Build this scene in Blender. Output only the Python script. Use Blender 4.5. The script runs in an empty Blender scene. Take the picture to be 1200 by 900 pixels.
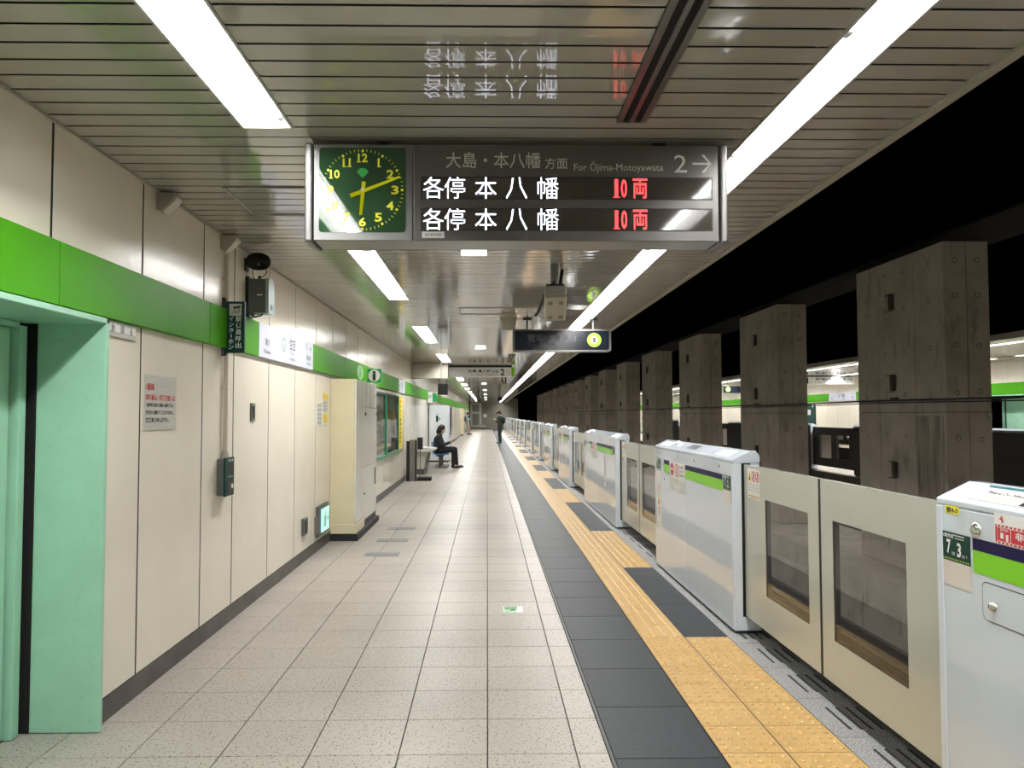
import bpy, math, random
from mathutils import Matrix, Vector, Euler
random.seed(7)
SC = bpy.context.scene
COL = SC.collection
PI = math.pi

# ---------------------------------------------------------------- camera
cam_d = bpy.data.cameras.new('camera'); cam = bpy.data.objects.new('camera', cam_d); COL.objects.link(cam)
cam_d.sensor_fit = 'HORIZONTAL'; cam_d.sensor_width = 36; cam_d.lens = 27.0
cam_d.shift_x = 14/1200; cam_d.clip_end = 300; cam_d.clip_start = .02
EYE = 1.524
cam.matrix_world = (Matrix.Translation((0, 0, EYE)) @
    Euler((PI/2 + math.atan(36/900), 0, -math.atan(15/900))).to_matrix().to_4x4() @ Matrix.Rotation(-.0015, 4, 'Z'))
SC.camera = cam
# ---------------------------------------------------------------- world, exposure
W = bpy.data.worlds.new('dark_tunnel_air'); SC.world = W; W.use_nodes = True
W.node_tree.nodes['Background'].inputs[0].default_value = (.5, .5, .55, 1)
W.node_tree.nodes['Background'].inputs[1].default_value = .004
SC.view_settings.view_transform = 'Standard'; SC.view_settings.look = 'None'
SC.view_settings.gamma = 1; SC.view_settings.use_curve_mapping = False
SC.view_settings.exposure = 0.14
SC.cycles.use_denoising = True
SC.cycles.max_bounces = 10; SC.cycles.diffuse_bounces = 6; SC.cycles.glossy_bounces = 4
SC.cycles.transparent_max_bounces = 12
SC.cycles.caustics_reflective = False; SC.cycles.caustics_refractive = False
SC.cycles.sample_clamp_indirect = 6
LAMP = 80.0          # watts of one trough, wall side row
LAMP_EDGE = 55.0    # watts of one trough, line over the platform edge
TUBE = 9.0           # brightness of the bare tubes

# ---------------------------------------------------------------- materials
MATS = {}
def mat(name, col, rough=.5, metal=0, coat=0, coat_r=.05, spec=.5, emit=None, es=0, noise=None, bump=None, var=0, stain=None, ior=None):
    """noise=(scale, amount[, stretch]) tints the colour; bump=(scale, strength, dist); var = brightness change per object; stain=(scale, colour, amount)"""
    m = bpy.data.materials.new(name); m.use_nodes = True; MATS[name] = m
    nt = m.node_tree; b = nt.nodes['Principled BSDF']; L = nt.links; N = nt.nodes
    b.inputs['Base Color'].default_value = (*col, 1); b.inputs['Roughness'].default_value = rough
    b.inputs['Metallic'].default_value = metal; b.inputs['Specular IOR Level'].default_value = spec
    b.inputs['Coat Weight'].default_value = coat; b.inputs['Coat Roughness'].default_value = coat_r
    if ior: b.inputs['IOR'].default_value = ior
    if emit:
        b.inputs['Emission Color'].default_value = (*emit, 1); b.inputs['Emission Strength'].default_value = es
    pos = None
    def P(st=(1, 1, 1)):
        g = N.new('ShaderNodeNewGeometry'); mp = N.new('ShaderNodeMapping'); mp.inputs['Scale'].default_value = st
        L.new(g.outputs['Position'], mp.inputs['Vector']); return mp.outputs[0]
    cur = None
    if noise:
        n = N.new('ShaderNodeTexNoise'); n.inputs['Scale'].default_value = noise[0]; n.inputs['Detail'].default_value = 5
        L.new(P(noise[2] if len(noise) > 2 else (1, 1, 1)), n.inputs['Vector'])
        mr = N.new('ShaderNodeMapRange'); mr.inputs['From Min'].default_value = .3; mr.inputs['From Max'].default_value = .7
        mr.inputs['To Min'].default_value = 1-noise[1]; mr.inputs['To Max'].default_value = 1+noise[1]
        L.new(n.outputs['Fac'], mr.inputs['Value'])
        v = N.new('ShaderNodeVectorMath'); v.operation = 'SCALE'; v.inputs[0].default_value = col
        L.new(mr.outputs[0], v.inputs['Scale']); cur = v.outputs[0]
    if stain:
        n = N.new('ShaderNodeTexNoise'); n.inputs['Scale'].default_value = stain[0]; n.inputs['Detail'].default_value = 6
        n.inputs['Roughness'].default_value = .65
        L.new(P(stain[3] if len(stain) > 3 else (1, 1, 1)), n.inputs['Vector'])
        mr = N.new('ShaderNodeMapRange'); mr.inputs['From Min'].default_value = .56; mr.inputs['From Max'].default_value = .72
        mr.inputs['To Max'].default_value = stain[2]; L.new(n.outputs['Fac'], mr.inputs['Value'])
        mx = N.new('ShaderNodeMix'); mx.data_type = 'RGBA'
        if cur: L.new(cur, mx.inputs['A'])
        else: mx.inputs['A'].default_value = (*col, 1)
        mx.inputs['B'].default_value = (*stain[1], 1); L.new(mr.outputs[0], mx.inputs['Factor']); cur = mx.outputs['Result']
    if var:
        oi = N.new('ShaderNodeObjectInfo'); mr = N.new('ShaderNodeMapRange')
        mr.inputs['To Min'].default_value = 1-var; mr.inputs['To Max'].default_value = 1+var
        L.new(oi.outputs['Random'], mr.inputs['Value'])
        v = N.new('ShaderNodeVectorMath'); v.operation = 'SCALE'
        if cur: L.new(cur, v.inputs[0])
        else: v.inputs[0].default_value = col
        L.new(mr.outputs[0], v.inputs['Scale']); cur = v.outputs[0]
    if cur: L.new(cur, b.inputs['Base Color'])
    if bump:
        n = N.new('ShaderNodeTexNoise'); n.inputs['Scale'].default_value = bump[0]; n.inputs['Detail'].default_value = 2
        L.new(P(bump[3] if len(bump) > 3 else (1, 1, 1)), n.inputs['Vector'])
        bp = N.new('ShaderNodeBump'); bp.inputs['Strength'].default_value = bump[1]; bp.inputs['Distance'].default_value = bump[2]
        L.new(n.outputs['Fac'], bp.inputs['Height']); L.new(bp.outputs[0], b.inputs['Normal'])
        L.new(bp.outputs[0], b.inputs['Coat Normal'])
    return m

mat('cream_enamel', (.79, .742, .635), .16, spec=.45, noise=(3, .025), bump=(95, .5, .0016), var=.02)
mat('cream_paint', (.62, .56, .38), .35, noise=(4, .03))
mat('cabinet_white', (.66, .65, .58), .22, noise=(4, .03))
mat('joint_dark', (.03, .028, .025), .8)
mat('molding', (.42, .40, .35), .4)
mat('baseboard', (.075, .068, .062), .45, noise=(6, .3), bump=(40, .2, .001))
mat('slat', (.385, .36, .32), .045, spec=.5, noise=(2.5, .04), var=.025)
mat('ceiling_void', (.01, .01, .01), .9)
mat('tile_grout', (.03, .027, .024), .8)
mat('tile_wall_grey', (.2, .19, .15), .5, noise=(3, .1))
mat('slate_tile', (.025, .029, .034), .5, spec=.15, noise=(26, .22, (1, 2.5, 1)), bump=(60, .25, .001), var=.07)
mat('slate_edge', (.02, .021, .023), .5)
mat('tactile_yellow', (.50, .315, .115), .3, noise=(9, .07), var=.03, stain=(14, (.36, .24, .10), .3))
mat('tactile_highlight', (.62, .45, .23), .25)  # lighter than the tile: paints a highlight onto the dot tops
mat('black', (.008, .008, .009), .45)
mat('black_matte', (.004, .004, .0045), .9)
mat('rubber', (.012, .012, .013), .7)
mat('band_green', (.05, .25, .003), .45, spec=.1, noise=(3, .05))
mat('door_green', (.32, .58, .43), .33, noise=(5, .05), stain=(30, (.10, .16, .12), .12))
mat('gate_white', (.60, .65, .72), .04, spec=.55, noise=(3, .015))
mat('gate_white_matte', (.62, .67, .74), .35)
mat('gate_door', (.45, .455, .40), .2, spec=.5, coat=.2, coat_r=.08)
mat('gate_back', (.028, .029, .03), .55, noise=(5, .15))
mat('seam_grey', (.25, .26, .27), .5)
mat('steel', (.19, .19, .187), .5, metal=.9, bump=(220, .06, .0005, (.04, 1, 1)))
mat('steel_dark', (.24, .235, .22), .32, metal=.85)
mat('sign_grey', (.115, .110, .105), .33, metal=.35)
mat('chrome', (.75, .75, .74), .12, metal=1)
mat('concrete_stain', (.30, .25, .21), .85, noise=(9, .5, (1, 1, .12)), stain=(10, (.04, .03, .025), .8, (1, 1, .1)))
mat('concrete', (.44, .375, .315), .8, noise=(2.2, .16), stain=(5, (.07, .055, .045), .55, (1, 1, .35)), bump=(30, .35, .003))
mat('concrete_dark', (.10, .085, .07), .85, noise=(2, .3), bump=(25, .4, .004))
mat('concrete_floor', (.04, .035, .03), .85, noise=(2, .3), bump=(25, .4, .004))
mat('vault_shade', (.0012, .0012, .0013), 1, spec=0)  # dark track ceiling, its colour pushed down further to paint in deep shade
mat('vault_shade_edge', (.008, .0075, .007), .9, spec=.1)  # beam edges over the columns, a little lighter, same painted-in shade
mat('white_paint', (.8, .8, .79), .3)
mat('reflector', (.86, .87, .87), .35)
mat('lamp_frame', (.42, .42, .40), .35)
mat('tube', (.9, .9, .9), .3, emit=(1.0, .985, .955), es=TUBE)
MATS['tube'].cycles.emission_sampling = 'NONE'
mat('panel_lamp', (.9, .9, .9), .3, emit=(.85, 1.0, .93), es=3.0)
mat('exit_lamp', (.5, .9, .8), .3, emit=(.45, .9, .85), es=.6)
mat('sign_lit', (.8, .8, .78), .3, emit=(.8, .85, .85), es=.05)
mat('white', (.78, .78, .77), .35)
mat('white_paper', (.66, .67, .64), .45)
mat('pale_plate', (.66, .60, .55), .4)
mat('notice_grey', (.52, .52, .47), .4)
mat('lettering_grey', (.62, .62, .56), .4)
mat('lettering_white', (.75, .76, .75), .4)
mat('lettering_dark', (.02, .02, .022), .5)
mat('lettering_dim', (.085, .09, .10), .4)
mat('red', (.52, .015, .03), .4)
mat('orange', (.6, .25, .04), .4)
mat('yellow', (.80, .60, .02), .35)
mat('label_yellow', (.82, .72, .05), .4)
mat('navy', (.006, .004, .05), .4, spec=.15)
mat('lime', (.19, .56, .01), .25)
mat('lime_logo', (.25, .42, .04), .35, emit=(.35, .6, .05), es=.12)
mat('deep_green', (.005, .04, .032), .4, spec=.2)
mat('sign_green', (.01, .22, .09), .3)
mat('teal', (.03, .15, .17), .35)
mat('pale_green_print', (.28, .52, .22), .4)
mat('led_white', (.8, .8, .85), .5, emit=(.80, .84, 1.0), es=3.2)
mat('led_red', (.8, .1, .1), .5, emit=(1.0, .04, .05), es=2.6)
mat('led_window', (.055, .047, .04), .06, spec=.6, noise=(400, .25))
mat('clock_face', (.014, .052, .020), .04, spec=.7)
mat('clock_yellow', (.62, .62, .02), .4, emit=(.7, .7, .02), es=.18)
mat('clock_logo', (.02, .42, .06), .4)
mat('station_white', (.62, .64, .76), .3)
mat('screen_navy', (.006, .009, .016), .18)
mat('speaker_grey', (.09, .105, .095), .4)
mat('speaker_face', (.30, .36, .36), .35)
mat('conduit', (.50, .46, .37), .35)
mat('cover_grey', (.36, .33, .28), .5)
mat('cover_white', (.60, .57, .50), .4)
mat('camera_cream', (.42, .40, .32), .45)
mat('camera_silver', (.36, .35, .32), .4, metal=.3)
mat('map_print', (.6, .63, .63), .25, noise=(14, .35))
mat('glass_edge', (.1, .2, .16), .2)
mat('chair_blue', (.06, .18, .42), .3)
mat('bench_white', (.5, .5, .47), .4)
mat('skin', (.52, .33, .24), .5)
mat('hair', (.010, .008, .008), .45)
mat('jacket_navy', (.016, .018, .027), .8, noise=(14, .3))
mat('collar_grey', (.10, .11, .14), .8)
mat('trouser_black', (.010, .010, .012), .8, noise=(14, .3))
mat('jacket_green', (.028, .045, .030), .85, noise=(14, .3))
mat('trouser_slate', (.02, .021, .026), .8)
mat('shirt_blue', (.30, .40, .44), .8)
mat('trouser_beige', (.42, .37, .30), .8)
mat('shoe_teal', (.03, .22, .20), .5)
mat('rail', (.2, .16, .13), .35, metal=.8)
mat('vending_white', (.62, .66, .70), .25)
mat('drain', (.13, .13, .12), .45, metal=.3)

# floor stone with speckles and worn grey patches; granite
def stone(name, base, dark, scale, thr, rough, wear, var, spec=.5):
    m = mat(name, base, rough, spec=spec); nt = m.node_tree; b = nt.nodes['Principled BSDF']; N = nt.nodes; L = nt.links
    g = N.new('ShaderNodeNewGeometry')
    v = N.new('ShaderNodeTexNoise'); v.inputs['Scale'].default_value = scale; v.inputs['Detail'].default_value = 1.5
    L.new(g.outputs['Position'], v.inputs['Vector'])
    mr = N.new('ShaderNodeMapRange'); mr.inputs['From Min'].default_value = thr; mr.inputs['From Max'].default_value = thr+.09
    L.new(v.outputs['Fac'], mr.inputs['Value'])
    w = N.new('ShaderNodeTexNoise'); w.inputs['Scale'].default_value = .9; w.inputs['Detail'].default_value = 1.5
    L.new(g.outputs['Position'], w.inputs['Vector'])
    wm = N.new('ShaderNodeMapRange'); wm.inputs['From Min'].default_value = .2; wm.inputs['From Max'].default_value = .8
    wm.inputs['To Min'].default_value = 1+wear; wm.inputs['To Max'].default_value = 1-wear; L.new(w.outputs['Fac'], wm.inputs['Value'])
    oi = N.new('ShaderNodeObjectInfo'); om = N.new('ShaderNodeMapRange'); om.inputs['To Min'].default_value = 1-var; om.inputs['To Max'].default_value = 1+var
    L.new(oi.outputs['Random'], om.inputs['Value'])
    mu = N.new('ShaderNodeMath'); mu.operation = 'MULTIPLY'; L.new(wm.outputs[0], mu.inputs[0]); L.new(om.outputs[0], mu.inputs[1])
    mx = N.new('ShaderNodeMix'); mx.data_type = 'RGBA'; mx.inputs['A'].default_value = (*base, 1); mx.inputs['B'].default_value = (*dark, 1)
    L.new(mr.outputs[0], mx.inputs['Factor'])
    sc = N.new('ShaderNodeVectorMath'); sc.operation = 'SCALE'; L.new(mx.outputs['Result'], sc.inputs[0]); L.new(mu.outputs[0], sc.inputs['Scale'])
    L.new(sc.outputs[0], b.inputs['Base Color'])
    rm = N.new('ShaderNodeMapRange'); rm.inputs['From Min'].default_value = .15; rm.inputs['From Max'].default_value = .85
    rm.inputs['To Min'].default_value = rough-.02; rm.inputs['To Max'].default_value = rough+.03
    L.new(w.outputs['Fac'], rm.inputs['Value']); L.new(rm.outputs[0], b.inputs['Roughness'])
    return m
stone('floor_stone', (.365, .335, .297), (.12, .105, .09), 80, .585, .37, .11, .03, .12)
stone('granite', (.36, .36, .36), (.10, .10, .10), 150, .47, .5, .04, .05)

# window glass: tinted clear pane with mirror reflection
def glass(name, tint, ior=1.5, gl=1.0):
    m = bpy.data.materials.new(name); m.use_nodes = True; MATS[name] = m; N = m.node_tree.nodes; L = m.node_tree.links
    N.clear(); o = N.new('ShaderNodeOutputMaterial'); mx = N.new('ShaderNodeMixShader'); t = N.new('ShaderNodeBsdfTransparent')
    t.inputs[0].default_value = (*tint, 1); g = N.new('ShaderNodeBsdfGlossy'); g.inputs['Roughness'].default_value = .015
    g.inputs['Color'].default_value = (gl, gl, gl, 1)
    f = N.new('ShaderNodeFresnel'); f.inputs[0].default_value = ior
    L.new(f.outputs[0], mx.inputs[0]); L.new(t.outputs[0], mx.inputs[1]); L.new(g.outputs[0], mx.inputs[2]); L.new(mx.outputs[0], o.inputs[0])
glass('door_glass', (.6, .61, .59), 1.55)
glass('case_glass', (.92, .94, .93), 1.25)

# ---------------------------------------------------------------- mesh builder
TXT = {}
def text_geo(s, bold):
    k = (s, bold)
    if k not in TXT:
        cu = bpy.data.curves.new('t', 'FONT'); cu.body = s; cu.resolution_u = 2; cu.offset = bold
        ob = bpy.data.objects.new('t', cu); me = bpy.data.meshes.new_from_object(ob)
        vs = [(v.co.x, v.co.y) for v in me.vertices]; fs = [tuple(p.vertices) for p in me.polygons]
        bpy.data.objects.remove(ob); bpy.data.curves.remove(cu); bpy.data.meshes.remove(me)
        x0 = min(v[0] for v in vs); x1 = max(v[0] for v in vs); y0 = min(v[1] for v in vs); y1 = max(v[1] for v in vs)
        # the ring vertices repeat: merge exact doubles is not needed
        TXT[k] = (vs, fs, x0, x1, y0, y1)
    return TXT[k]

class MB:
    def __init__(s): s.v = []; s.f = []; s.m = []; s.sm = []
    def add(s, vs, fs, m='white', smooth=False):
        o = len(s.v); s.v += [Vector(v) for v in vs]
        for f in fs: s.f.append([o+i for i in f]); s.m.append(m); s.sm.append(smooth)
        return s
    def box(s, x0, x1, y0, y1, z0, z1, m='white', M=None):
        vs = [(x0, y0, z0), (x1, y0, z0), (x1, y1, z0), (x0, y1, z0), (x0, y0, z1), (x1, y0, z1), (x1, y1, z1), (x0, y1, z1)]
        if M: vs = [M @ Vector(v) for v in vs]
        return s.add(vs, [(3, 2, 1, 0), (4, 5, 6, 7), (0, 1, 5, 4), (1, 2, 6, 5), (2, 3, 7, 6), (3, 0, 4, 7)], m)
    def quad(s, a, b, c, d, m='white'): return s.add([a, b, c, d], [(0, 1, 2, 3)], m)
    def cone(s, p0, p1, r0, r1=None, n=12, m='white', caps=True, smooth=True):
        r1 = r0 if r1 is None else r1; p0 = Vector(p0); p1 = Vector(p1); d = (p1-p0).normalized()
        a = d.orthogonal().normalized(); b = d.cross(a); vs = []
        for p, r in ((p0, r0), (p1, r1)):
            for i in range(n): t = 2*PI*i/n; vs.append(p+(a*math.cos(t)+b*math.sin(t))*r)
        s.add(vs, [(i, (i+1) % n, n+(i+1) % n, n+i) for i in range(n)], m, smooth)
        if caps: s.add(vs[:n], [tuple(range(n-1, -1, -1))], m); s.add(vs[n:], [tuple(range(n))], m)
        return s
    def tube(s, pts, r, n=8, m='white'):
        for a, b in zip(pts[:-1], pts[1:]): s.cone(a, b, r, r, n, m)
        return s
    def ball(s, c, r, n=10, m='white', sc=(1, 1, 1)):
        c = Vector(c); vs = []; k = n//2+1
        for i in range(1, k):
            ph = PI*i/k
            for j in range(n):
                t = 2*PI*j/n; vs.append(c+Vector((math.sin(ph)*math.cos(t)*r*sc[0], math.sin(ph)*math.sin(t)*r*sc[1], math.cos(ph)*r*sc[2])))
        vs += [c+Vector((0, 0, r*sc[2])), c-Vector((0, 0, r*sc[2]))]; fs = []
        for i in range(k-2):
            for j in range(n): fs.append((i*n+j, (i+1)*n+j, (i+1)*n+(j+1) % n, i*n+(j+1) % n))
        T = len(vs)-2
        for j in range(n): fs.append((T, j, (j+1) % n)); fs.append((T+1, (k-2)*n+(j+1) % n, (k-2)*n+j))
        return s.add(vs, fs, m, True)
    def lathe(s, prof, c, ax, n=20, m='white', smooth=True):
        c = Vector(c); d = Vector(ax).normalized(); a = d.orthogonal().normalized(); b = d.cross(a); vs = []
        for r, h in prof:
            for i in range(n): t = 2*PI*i/n; vs.append(c+d*h+(a*math.cos(t)+b*math.sin(t))*r)
        k = len(prof)
        s.add(vs, [(q*n+i, q*n+(i+1) % n, (q+1)*n+(i+1) % n, (q+1)*n+i) for q in range(k-1) for i in range(n)], m, smooth)
        return s
    def prism(s, poly, a, b, axis='y', m='white'):
        """poly of 2-D points swept along an axis from a to b; for y the points are (x, z), for x (y, z), for z (x, y)"""
        def P(p, t): return {'y': (p[0], t, p[1]), 'x': (t, p[0], p[1]), 'z': (p[0], p[1], t)}[axis]
        n = len(poly); vs = [P(p, a) for p in poly]+[P(p, b) for p in poly]
        area = sum(poly[i][0]*poly[(i+1) % n][1]-poly[(i+1) % n][0]*poly[i][1] for i in range(n))
        fl = (area > 0) == (axis in ('x', 'z'))
        fs = [(i, (i+1) % n, n+(i+1) % n, n+i) for i in range(n)]+[tuple(range(n-1, -1, -1)), tuple(range(n, 2*n))]
        if not fl: fs = [tuple(reversed(f)) for f in fs]
        return s.add(vs, fs, m)
    def plate(s, c, r, u, w, h, m='white', off=0, th=0):
        """thin rectangle at centre c spanned by r and u; th gives it thickness away from the normal side"""
        c = Vector(c); r = Vector(r); u = Vector(u); n = r.cross(u)
        c = c+n*off
        q = [c-r*w/2-u*h/2, c+r*w/2-u*h/2, c+r*w/2+u*h/2, c-r*w/2+u*h/2]
        if not th: return s.add(q, [(0, 1, 2, 3)], m)
        q2 = [p-n*th for p in q]
        return s.add(q+q2, [(0, 1, 2, 3), (7, 6, 5, 4), (0, 4, 5, 1), (1, 5, 6, 2), (2, 6, 7, 3), (3, 7, 4, 0)], m)
    def disc(s, c, r, u, rad, m='white', off=0, n=24, inner=0, sx=1, a0=0, a1=2*PI):
        c = Vector(c); r = Vector(r); u = Vector(u); c = c+r.cross(u)*off; full = abs(a1-a0-2*PI) < 1e-6
        k = n if full else n+1; A = [a0+(a1-a0)*i/n for i in range(k)]
        o = [c+r*math.cos(t)*rad*sx+u*math.sin(t)*rad for t in A]
        if inner:
            i_ = [c+r*math.cos(t)*inner*sx+u*math.sin(t)*inner for t in A]
            return s.add(o+i_, [(j, (j+1) % k, k+(j+1) % k, k+j) for j in range(k if full else k-1)], m)
        if full: return s.add(o, [tuple(range(k))], m)
        return s.add([c]+o, [(0, j+1, j+2) for j in range(k-1)], m)
    def poly(s, c, r, u, pts, m='white', off=0):
        c = Vector(c); r = Vector(r); u = Vector(u); c = c+r.cross(u)*off
        return s.add([c+r*p[0]+u*p[1] for p in pts], [tuple(range(len(pts)))], m)
    def text(s, t, c, r, u, h, w=None, m='lettering_dark', off=.001, bold=0, align='c'):
        vs, fs, x0, x1, y0, y1 = text_geo(t, bold); c = Vector(c); r = Vector(r); u = Vector(u)
        k = h/(y1-y0); kx = w/(x1-x0) if w else k
        ax = {'c': (x0+x1)/2, 'l': x0, 'r': x1}[align]; c = c+r.cross(u)*off
        return s.add([c+r*(x-ax)*kx+u*(y-(y0+y1)/2)*k for x, y in vs], fs, m)
    def mesh(s, name, smooth=False):
        me = bpy.data.meshes.new(name); me.from_pydata([tuple(v) for v in s.v], [], s.f)
        ms = []
        for k in s.m:
            if k not in ms: ms.append(k)
        for k in ms: me.materials.append(MATS[k])
        for p, k, q in zip(me.polygons, s.m, s.sm): p.material_index = ms.index(k); p.use_smooth = q or smooth
        me.update(); return me
    def build(s, name, parent=None, world=False, bevel=0, seg=2, at=None):
        """world=True: coordinates are world coordinates, moved into the parent's space"""
        off = Vector((0, 0, 0))
        if parent is not None and world:
            p = parent
            while p: off += p.location; p = p.parent
        if at is not None: off = Vector(at)
        if off.length: s.v = [v-off for v in s.v]
        o = bpy.data.objects.new(name, s.mesh(name)); COL.objects.link(o)
        if parent is not None: o.parent = parent
        if at is not None: o.location = at
        if bevel:
            b = o.modifiers.new('edge', 'BEVEL'); b.width = bevel; b.segments = seg; b.limit_method = 'ANGLE'; b.angle_limit = .7
        return o

def tag(o, label, cat, group=None):
    o['label'] = label; o['category'] = cat
    if group: o['group'] = group
    return o
def thing(name, label, cat, loc=(0, 0, 0), rz=0, group=None):
    o = bpy.data.objects.new(name, None); COL.objects.link(o); o.location = loc; o.rotation_euler = (0, 0, rz)
    o.empty_display_size = .1
    return tag(o, label, cat, group)
def struct(o): o['kind'] = 'structure'; return o
def stuff(o): o['kind'] = 'stuff'; return o
def part(name, me, parent, loc=(0, 0, 0), rz=0):
    o = bpy.data.objects.new(name, me); COL.objects.link(o); o.parent = parent; o.location = loc
    if rz: o.rotation_euler = (0, 0, rz)
    return o
def copy_tree(o, parent=None):
    c = o.copy(); COL.objects.link(c)
    if parent is not None: c.parent = parent
    for ch in list(o.children): copy_tree(ch, c)
    return c
ORD = ['nearest', 'second', 'third', 'fourth', 'fifth', 'sixth', 'seventh', 'eighth', 'ninth', 'tenth', 'eleventh', 'twelfth', 'thirteenth',
       'fourteenth', 'fifteenth', 'sixteenth', 'seventeenth', 'eighteenth', 'nineteenth', 'twentieth', 'twenty-first', 'twenty-second', 'twenty-third',
       'twenty-fourth', 'twenty-fifth', 'twenty-sixth', 'twenty-seventh', 'twenty-eighth', 'twenty-ninth', 'thirtieth', 'thirty-first', 'thirty-second', 'thirty-third', 'thirty-fourth', 'thirty-fifth', 'thirty-sixth']
# reading directions on the three kinds of face
LW = ((0, 1, 0), (0, 0, 1))       # on the left wall (faces +X)
GW = ((0, -1, 0), (0, 0, 1))      # on the gates (face -X)
FW = ((1, 0, 0), (0, 0, 1))       # facing the camera (-Y)

# ---------------------------------------------------------------- main dimensions (metres)
XW = -1.91; CEIL = 2.826; XE = 1.90; YB = -10.0; YF = 80.0; XC = 5.45      # wall, ceiling height, ceiling edge, back, far end, mid line of tracks
def mirror(x): return 2*XC-x

# ================================================================ FLOOR
fl = MB()
fl.box(-2.6, 2.0, YB, YF, -.35, -.012, 'tile_grout')
fl.box(1.052, 1.648, YB, YF, -.012, -.0025, 'tile_grout')
floor = struct(fl.build('floor'))
GAP = .005
colx = [(-1.91, -1.6), (-1.6, -1.2), (-1.2, -.8), (-.8, -.4), (-.4, 0), (0, .4), (.4, .545)]
tmesh = {}
def tile_mesh(key, w, l, m, h=.012):
    if key not in tmesh:
        a = .0015; x = w/2-GAP/2; y = l/2-GAP/2; b = MB()
        vs = [(-x, -y, -h), (x, -y, -h), (x, y, -h), (-x, y, -h), (-x, -y, -a), (x, -y, -a), (x, y, -a), (-x, y, -a), (-x+a, -y+a, 0), (x-a, -y+a, 0), (x-a, y-a, 0), (-x+a, y-a, 0)]
        b.add(vs, [(0, 1, 5, 4), (1, 2, 6, 5), (2, 3, 7, 6), (3, 0, 4, 7), (4, 5, 9, 8), (5, 6, 10, 9), (6, 7, 11, 10), (7, 4, 8, 11), (8, 9, 10, 11)], m)
        tmesh[key] = b.mesh(key)
    return tmesh[key]
Y0T = 3.515-.4*3
rest = MB()
def flat_tile(b, x0, x1, y0, y1, m):
    g = GAP/2
    b.box(x0+g, x1-g, y0+g, y1-g, -.012, 0, m)
for r in range(-32, 195):
    y = Y0T+.4*r
    if y < YB or y > YF-.4: continue
    rec = 1.6 < y+.2 < 3.85
    for (x0, x1) in ([(-2.27, -2.0), (-2.0, -1.6)]+colx[1:] if rec else colx):
        if 0 <= r < 25: part('floor_tile', tile_mesh('floor_tile_%d' % round((x1-x0)*1000), x1-x0, .4, 'floor_stone'), floor, ((x0+x1)/2, y+.2, 0))
        else: flat_tile(rest, x0, x1, y, y+.4, 'floor_stone')
stuff(rest.build('distant_floor_tiles', floor))
b = MB(); b.box(.547, .562, YB, YF, -.012, .0005, 'slate_edge'); b.build('edge_strip', floor)
rest = MB()
for r in range(-22, 128):
    y = 3.46+.6*r
    if 2.1 < y < 14: part('slate_slab', tile_mesh('slate_slab', .486, .6, 'slate_tile'), floor, (.563+.243, y+.3, 0))
    else: flat_tile(rest, .563, 1.049, y, y+.6, 'slate_tile')
stuff(rest.build('distant_slate_slabs', floor))

# gate cabinets along the platform edge: near end, far end
BOX = [(.45, 2.857), (5.31, 7.78), (10.23, 13.55), (16.0, 18.42), (20.87, 23.2), (25.65, 28.0), (30.4, 33.7), (36.2, 38.6), (41.05, 43.4), (45.8, 48.2),
       (50.6, 53.9), (56.4, 58.8), (61.2, 63.6), (66.0, 68.4), (70.8, 74.0), (76.4, 79.0)]
BOX = [(round(a+.055, 3), round(e+.055, 3)) for a, e in BOX]
OPEN = [(BOX[i][1], BOX[i+1][0]) for i in range(len(BOX)-1)]
def has_second(y):          # second row of tactile tiles stands in front of the doors
    for i, (a, e) in enumerate(OPEN):
        s = 3.505+.3*round((a-.1-3.505)/.3)
        if s-.01 <= y < s+2.39: return i
    return None
# tactile tiles
def dot_mesh():
    b = MB(); x = .15-.0038; b.box(-x, x, -x, x, -.012, 0, 'tactile_yellow')
    for i in range(5):
        for j in range(5):
            cx = (i-2)*.058; cy = (j-2)*.058; n = 6; R = [.0145, .0125, .0065]; Z = [0, .0055, .0075]; vs = []
            for rr, z in zip(R, Z):
                for k in range(n): t = 2*PI*k/n+.3; vs.append((cx+rr*math.cos(t), cy+rr*math.sin(t), z))
            fs = [(q*n+k, q*n+(k+1) % n, (q+1)*n+(k+1) % n, (q+1)*n+k) for q in range(2) for k in range(n)]+[tuple(range(2*n, 3*n))]
            b.add(vs, fs[:-1], 'tactile_yellow', True); b.add(vs[2*n:], [tuple(range(n))], 'tactile_highlight')
    return b.mesh('tactile_dot_tile')
def bar_geo(b, cx, y0, y1, m='tactile_yellow'):
    w, t = .0165, .0105
    vs = [(cx-w, y0, 0), (cx+w, y0, 0), (cx+w, y1, 0), (cx-w, y1, 0), (cx-t, y0+.008, .005), (cx+t, y0+.008, .005), (cx+t, y1-.008, .005), (cx-t, y1-.008, .005)]
    b.add(vs, [(4, 5, 6, 7), (0, 1, 5, 4), (1, 2, 6, 5), (2, 3, 7, 6), (3, 0, 4, 7)], m)
def bar_mesh():
    b = MB(); x = .15-.0038; b.box(-x, x, -x, x, -.012, 0, 'tactile_yellow')
    for i in range(4): bar_geo(b, (i-1.5)*.072, -.138, .138)
    return b.mesh('tactile_bar_tile')
DOT, BAR = dot_mesh(), bar_mesh()
rest = MB(); ledge = MB()
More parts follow.
